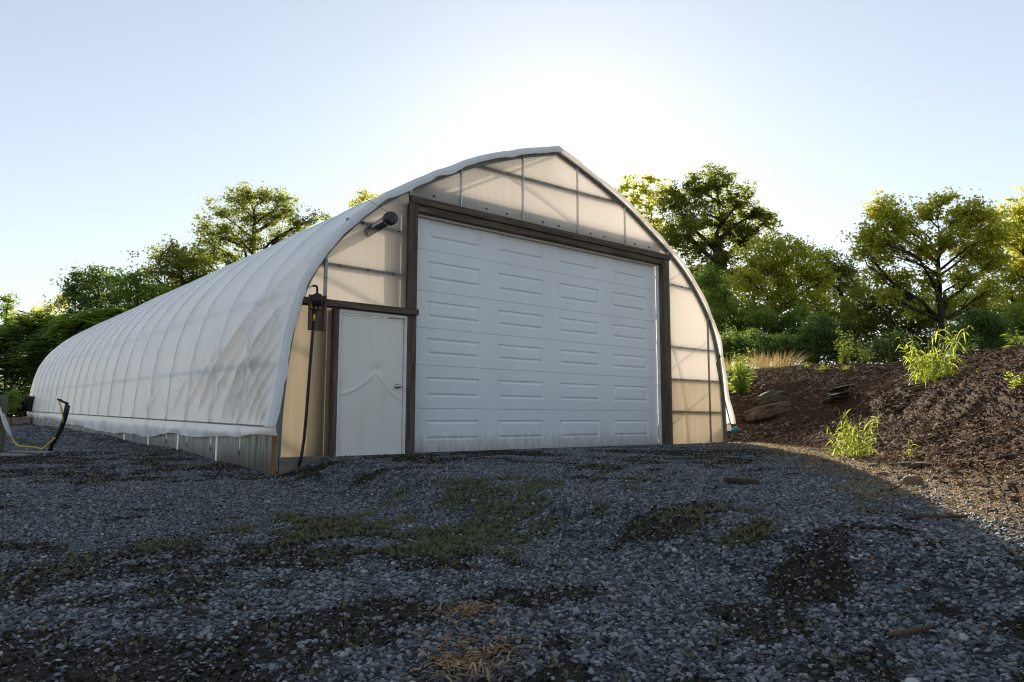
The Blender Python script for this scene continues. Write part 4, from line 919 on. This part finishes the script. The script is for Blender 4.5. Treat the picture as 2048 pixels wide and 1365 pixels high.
for i, (px, py, wpx, lb) in enumerate(((1827, 970, 40, 'largest tan stone alone on the sunlit strip'), (1722, 950, 20, 'tan stone leftmost of the sunlit row below the arching grass'), (1765, 951, 18, 'flat brown stone in the middle of the sunlit row'), (1752, 957, 12, 'smallest pebble-like stone in the sunlit row'), (1803, 958, 14, 'dark brown stone just left of the largest tan stone'), (1816, 948, 18, 'low brown stone behind the largest tan stone'), (1619, 932, 14, 'reddish stone at the tip of the greenhouse shadow'), (1748, 935, 18, 'dull stone nearest the foot of the arching grass'))):
    p = gpoint(px, py); D = float((p-CAM) @ _f); s_ = wpx*D/FPX
    rock('loose_stone', lb, (p[0], p[1], top_z(p[0], p[1])+s_*.12), s_*1.05, rock_tan, GRK, i+1, rnd.uniform(0, 3), .6, 0)
p = gpoint(1835, 934); rock('flat_stone', 'long dark flat slab of stone behind the loose stones', (p[0], p[1], top_z(p[0], p[1])+.02), .3, rock_grey, None, 21, -.6, .22)
p = gpoint(1545, 812); rock('boulder', 'tan slab of bedrock poking out of the bank near the greenhouse', (p[0], p[1], top_z(p[0], p[1])-.13), 1.15, rock_bed, None, 31, -.75, .3, -.2, 4, .3)
p = gpoint(1540, 790); rock('boulder', 'narrow olive rock edge just above the tan bedrock slab', (p[0], p[1], top_z(p[0], p[1])-.11), .7, rock_grey, None, 33, -.75, .4, -.4, 4, .32)
def ledge(label, px, py, n, w, seed):
    p = gpoint(px, py); b = MB(); r_ = random.Random(seed); nx, ny = .66, -.75; tx, ty = .75, .66
    for i in range(n):
        a = r_.uniform(-.5, .5)*w; h = (i/n-.5)*.42; L = r_.uniform(.25, .6)*w*.6; th = r_.uniform(.025, .06); dp = .06+r_.uniform(-.05, .07)
        o0 = h*.9; m = 9; top, bot = [], []
        for j in range(m):
            t_ = j/(m-1)-.5; f_ = 1-(abs(t_)*2)**3; jag = r_.uniform(-.03, .03)
            cx = p[0]+tx*(a+t_*L)+nx*(o0-.03-.5*dp*f_+jag); cy_ = p[1]+ty*(a+t_*L)+ny*(o0-.03-.5*dp*f_+jag); z = p[2]+h-.16*t_*L*1.3-.02
            z += r_.uniform(-.012, .012); top.append([(cx, cy_, z+th*.5*f_), (cx+nx*.4, cy_+ny*.4, z+th*.5*f_+.08)]); bot.append([(cx+nx*.01, cy_+ny*.01, z-th*.5*f_), (cx+nx*.4, cy_+ny*.4, z-th*.5*f_-.02)])
        T = np.array(top); B = np.array(bot); b.grid(T.transpose(1,0,2), False); b.grid(np.stack([B[:,0], T[:,0]]), False); b.grid(np.stack([B[:,1], B[:,0]]), False)
    return tag(b.build('rock_ledge', rock_grey, None, .004), label, 'rock')
ledge('layered olive shale ledge under the tangle of dead roots', 1805, 795, 22, 1.1, 3)
ledge('dark tilted rock ledge in the bank left of the dead roots', 1655, 790, 12, .9, 5)

# ------------------------------------------------------------------ small things on the ground
def lying(name, label, cat, pts_px, r_, mat, n=7, lift=.02, rs=None):
    P_ = [gpoint(*q) for q in pts_px]; b = MB(); b.tube([(q[0], q[1], top_z(q[0], q[1])+lift) for q in P_], rs or r_, n); return tag(b.build(name, mat), label, cat)
lying('stick', 'brown broken stick lying on the gravel at lower right', 'stick', ((1778, 1286), (1810, 1281), (1840, 1276), (1862, 1271)), .011, twig_m, 7, .03, [.009, .012, .012, .007])
lying('stick', 'dark thin stick on the gravel at lower left', 'stick', ((368, 1226), (385, 1231), (400, 1236), (414, 1241)), .01, plank_m, 6, .03, [.01, .013, .012, .008])
lying('stick', 'long dark stick near the shadow edge on the gravel', 'stick', ((1838, 1040), (1870, 1044), (1910, 1043), (1935, 1043)), .011, twig_m, 6, .03)
p = gpoint(1483, 968); b = MB(); b.box(-.14, .14, -.05, .05, 0, .035); ob = b.build('scrap_block', plank_m, None, .006); ob.location = (p[0], p[1], top_z(p[0], p[1])+.01); ob.rotation_euler = (.03, .04, -.75); tag(ob, 'small dark scrap of board lying alone on the gravel', 'board')
p = gpoint(1305, 889); b = MB()
for k in range(6):
    c = Vector((p[0]+rnd.gauss(0, .04), p[1]-.03+rnd.gauss(0, .02), p[2]+.02+abs(rnd.gauss(0, .025)))); d1 = Vector((rnd.gauss(0,1), rnd.gauss(0,1), rnd.gauss(0,1))).normalized()*.035; d2 = d1.cross(Vector((rnd.gauss(0,1), rnd.gauss(0,1), 1))).normalized()*.015
    b.add([c-d1, c+d2, c+d1+Vector((0,0,.01)), c-d2], [(0,1,2,3)])
tag(b.build('dead_leaves', m_simple('russet_leaf', (.12,.03,.02), .7, 0, .3, 20)), 'little heap of russet dead leaves at the right foot of the big door', 'leaves')

# ------------------------------------------------------------------ far left corner: standpipe, hose, post, tubs
p0 = gpoint(100, 903); D0 = float((p0-CAM) @ _f)
t = thing('standpipe', (p0[0], p0[1], top_z(p0[0], p0[1])), 'bent black standpipe rising from the gravel with a short yellow tube at its top', 'standpipe')
b = MB(); b.tube([at(x, y, D0) for x, y in ((99, 906), (104, 890), (114, 873), (123, 855), (129, 838), (133, 822), (135, 811))], [.03,.03,.033,.035,.037,.037,.036], 10); b.build('pipe', black_plastic, t)
b = MB(); b.tube([at(x, y, D0) for x, y in ((135, 809), (131, 806), (126, 804), (121, 801), (115, 799))], [.03,.018,.016,.02,.014], 8); b.build('nozzle', black_plastic, t)
b = MB(); b.tube([at(x, y, D0-.03) for x, y in ((118, 803), (122, 814), (125, 826), (126, 838), (125, 846))], .012, 7); b.build('tube', yellow_m, t)
b = MB(); b.tube([at(x, y, D0-.05) for x, y in ((110, 876), (105, 881), (98, 887), (91, 894), (84, 898.5), (77, 897), (70, 895), (60, 894), (50, 893.5), (42, 893), (34, 890), (28, 884), (23, 876))], .013, 7)
tag(b.build('yellow_hose', yellow_m), 'thin yellow hose looping over the gravel between standpipe and post', 'hose')
b = MB(); b.tube([at(x, y, D0-.05) for x, y in ((22, 874), (16, 860), (10, 843), (4, 825), (-2, 806), (-8, 785))], .028, 8)
b.tube([at(x, y, D0-.12) for x, y in ((23, 876), (12, 858), (5, 838), (-1, 815))], .016, 8); tag(b.build('white_hose', hose_white), 'pale white hose slanting across the timber post', 'hose')
b = MB(); pp = gpoint(2, 902); zt_ = float(at(0, 790, D0)[2]); b.box(-.07, .07, -.07, .07, -.2, zt_-pp[2]); ob = b.build('timber_post', wood_post, None, .012); ob.location = (pp[0]-.05, pp[1], top_z(pp[0], pp[1])); ob.rotation_euler = (0, 0, .35); tag(ob, 'greenish square timber post cut by the left edge of the picture', 'post')
for px, py, w, lb in ((12, 912, .32, 'pale flat slab on the gravel beside the timber post'), (62, 906, .3, 'pale flat slab under the yellow hose')):
    p = gpoint(px, py); b = MB(); b.box(-w, w, -.1, .1, 0, .03); ob = b.build('paving_slab', slab_m, None, .01); ob.location = (p[0], p[1], top_z(p[0], p[1])-.005); ob.rotation_euler = (0, .02, -YAW); tag(ob, lb, 'slab', 'slabs by the standpipe')
DT = 27.0
def tub(px, label):
    c = at(px, 838, DT); z = float(ground_z(c[0], c[1])); t = thing('nursery_tub', (c[0], c[1], z), label, 'tub', 'black tubs beyond the gravel', -YAW)
    b = MB(); pr = [(0, .36), (.02, .40), (.5, .47), (.52, .5), (.58, .5), (.58, .45), (.5, .44)]
    P_ = np.array([[(r_*math.cos(a), r_*math.sin(a), h) for a in np.linspace(0, 2*math.pi, 25)] for h, r_ in pr]); b.grid(P_+np.array([c[0], c[1], z+.45])); b.build('tub_wall', tub_m, t)
    b = MB(); a = np.linspace(0, 2*math.pi, 24, endpoint=False); b.add([(c[0]+.44*math.cos(q), c[1]+.44*math.sin(q), z+.95) for q in a], [tuple(range(24))]); b.build('soil', plank_m, t)
tub(5, 'black tub at the left edge behind the timber post'); tub(24, 'black tub right behind the little green tree'); tub(46, 'black tub nearest the far end of the greenhouse')
for y0, y1, lb in ((823, 834, 'weathered timber rail under the black tubs'),):
    a, c = at(-30, 829, DT-.4), at(62, 827, DT-.4); b = MB(); n = Vector((_r[0], _r[1], 0))
    b.add([(a[0], a[1], .28), (c[0], c[1], .28), (c[0]+.1*_f[0], c[1]+.1*_f[1], .28), (a[0]+.1*_f[0], a[1]+.1*_f[1], .28), (a[0], a[1], .5), (c[0], c[1], .5), (c[0]+.1*_f[0], c[1]+.1*_f[1], .5), (a[0]+.1*_f[0], a[1]+.1*_f[1], .5)], [(0,3,2,1),(4,5,6,7),(0,1,5,4),(1,2,6,5),(2,3,7,6),(3,0,4,7)])
    for q in (a*.7+c*.3, a*.1+c*.9): b.box(q[0]-.06, q[0]+.06, q[1]+.12, q[1]+.24, -.1, .5)
    tag(b.build('bench_rail', rail_m, None, .01), lb, 'rail')
tree('potted_tree', 'little pale green tree standing before the black tubs at far left', (24, 842), DT-1.1, [(22,790,10),(26,800,12),(20,805,11),(28,812,9),(24,820,8)], leaf_mid, .07, 120, .02, 812, None, 'tree', sub=.14, fill=.2)
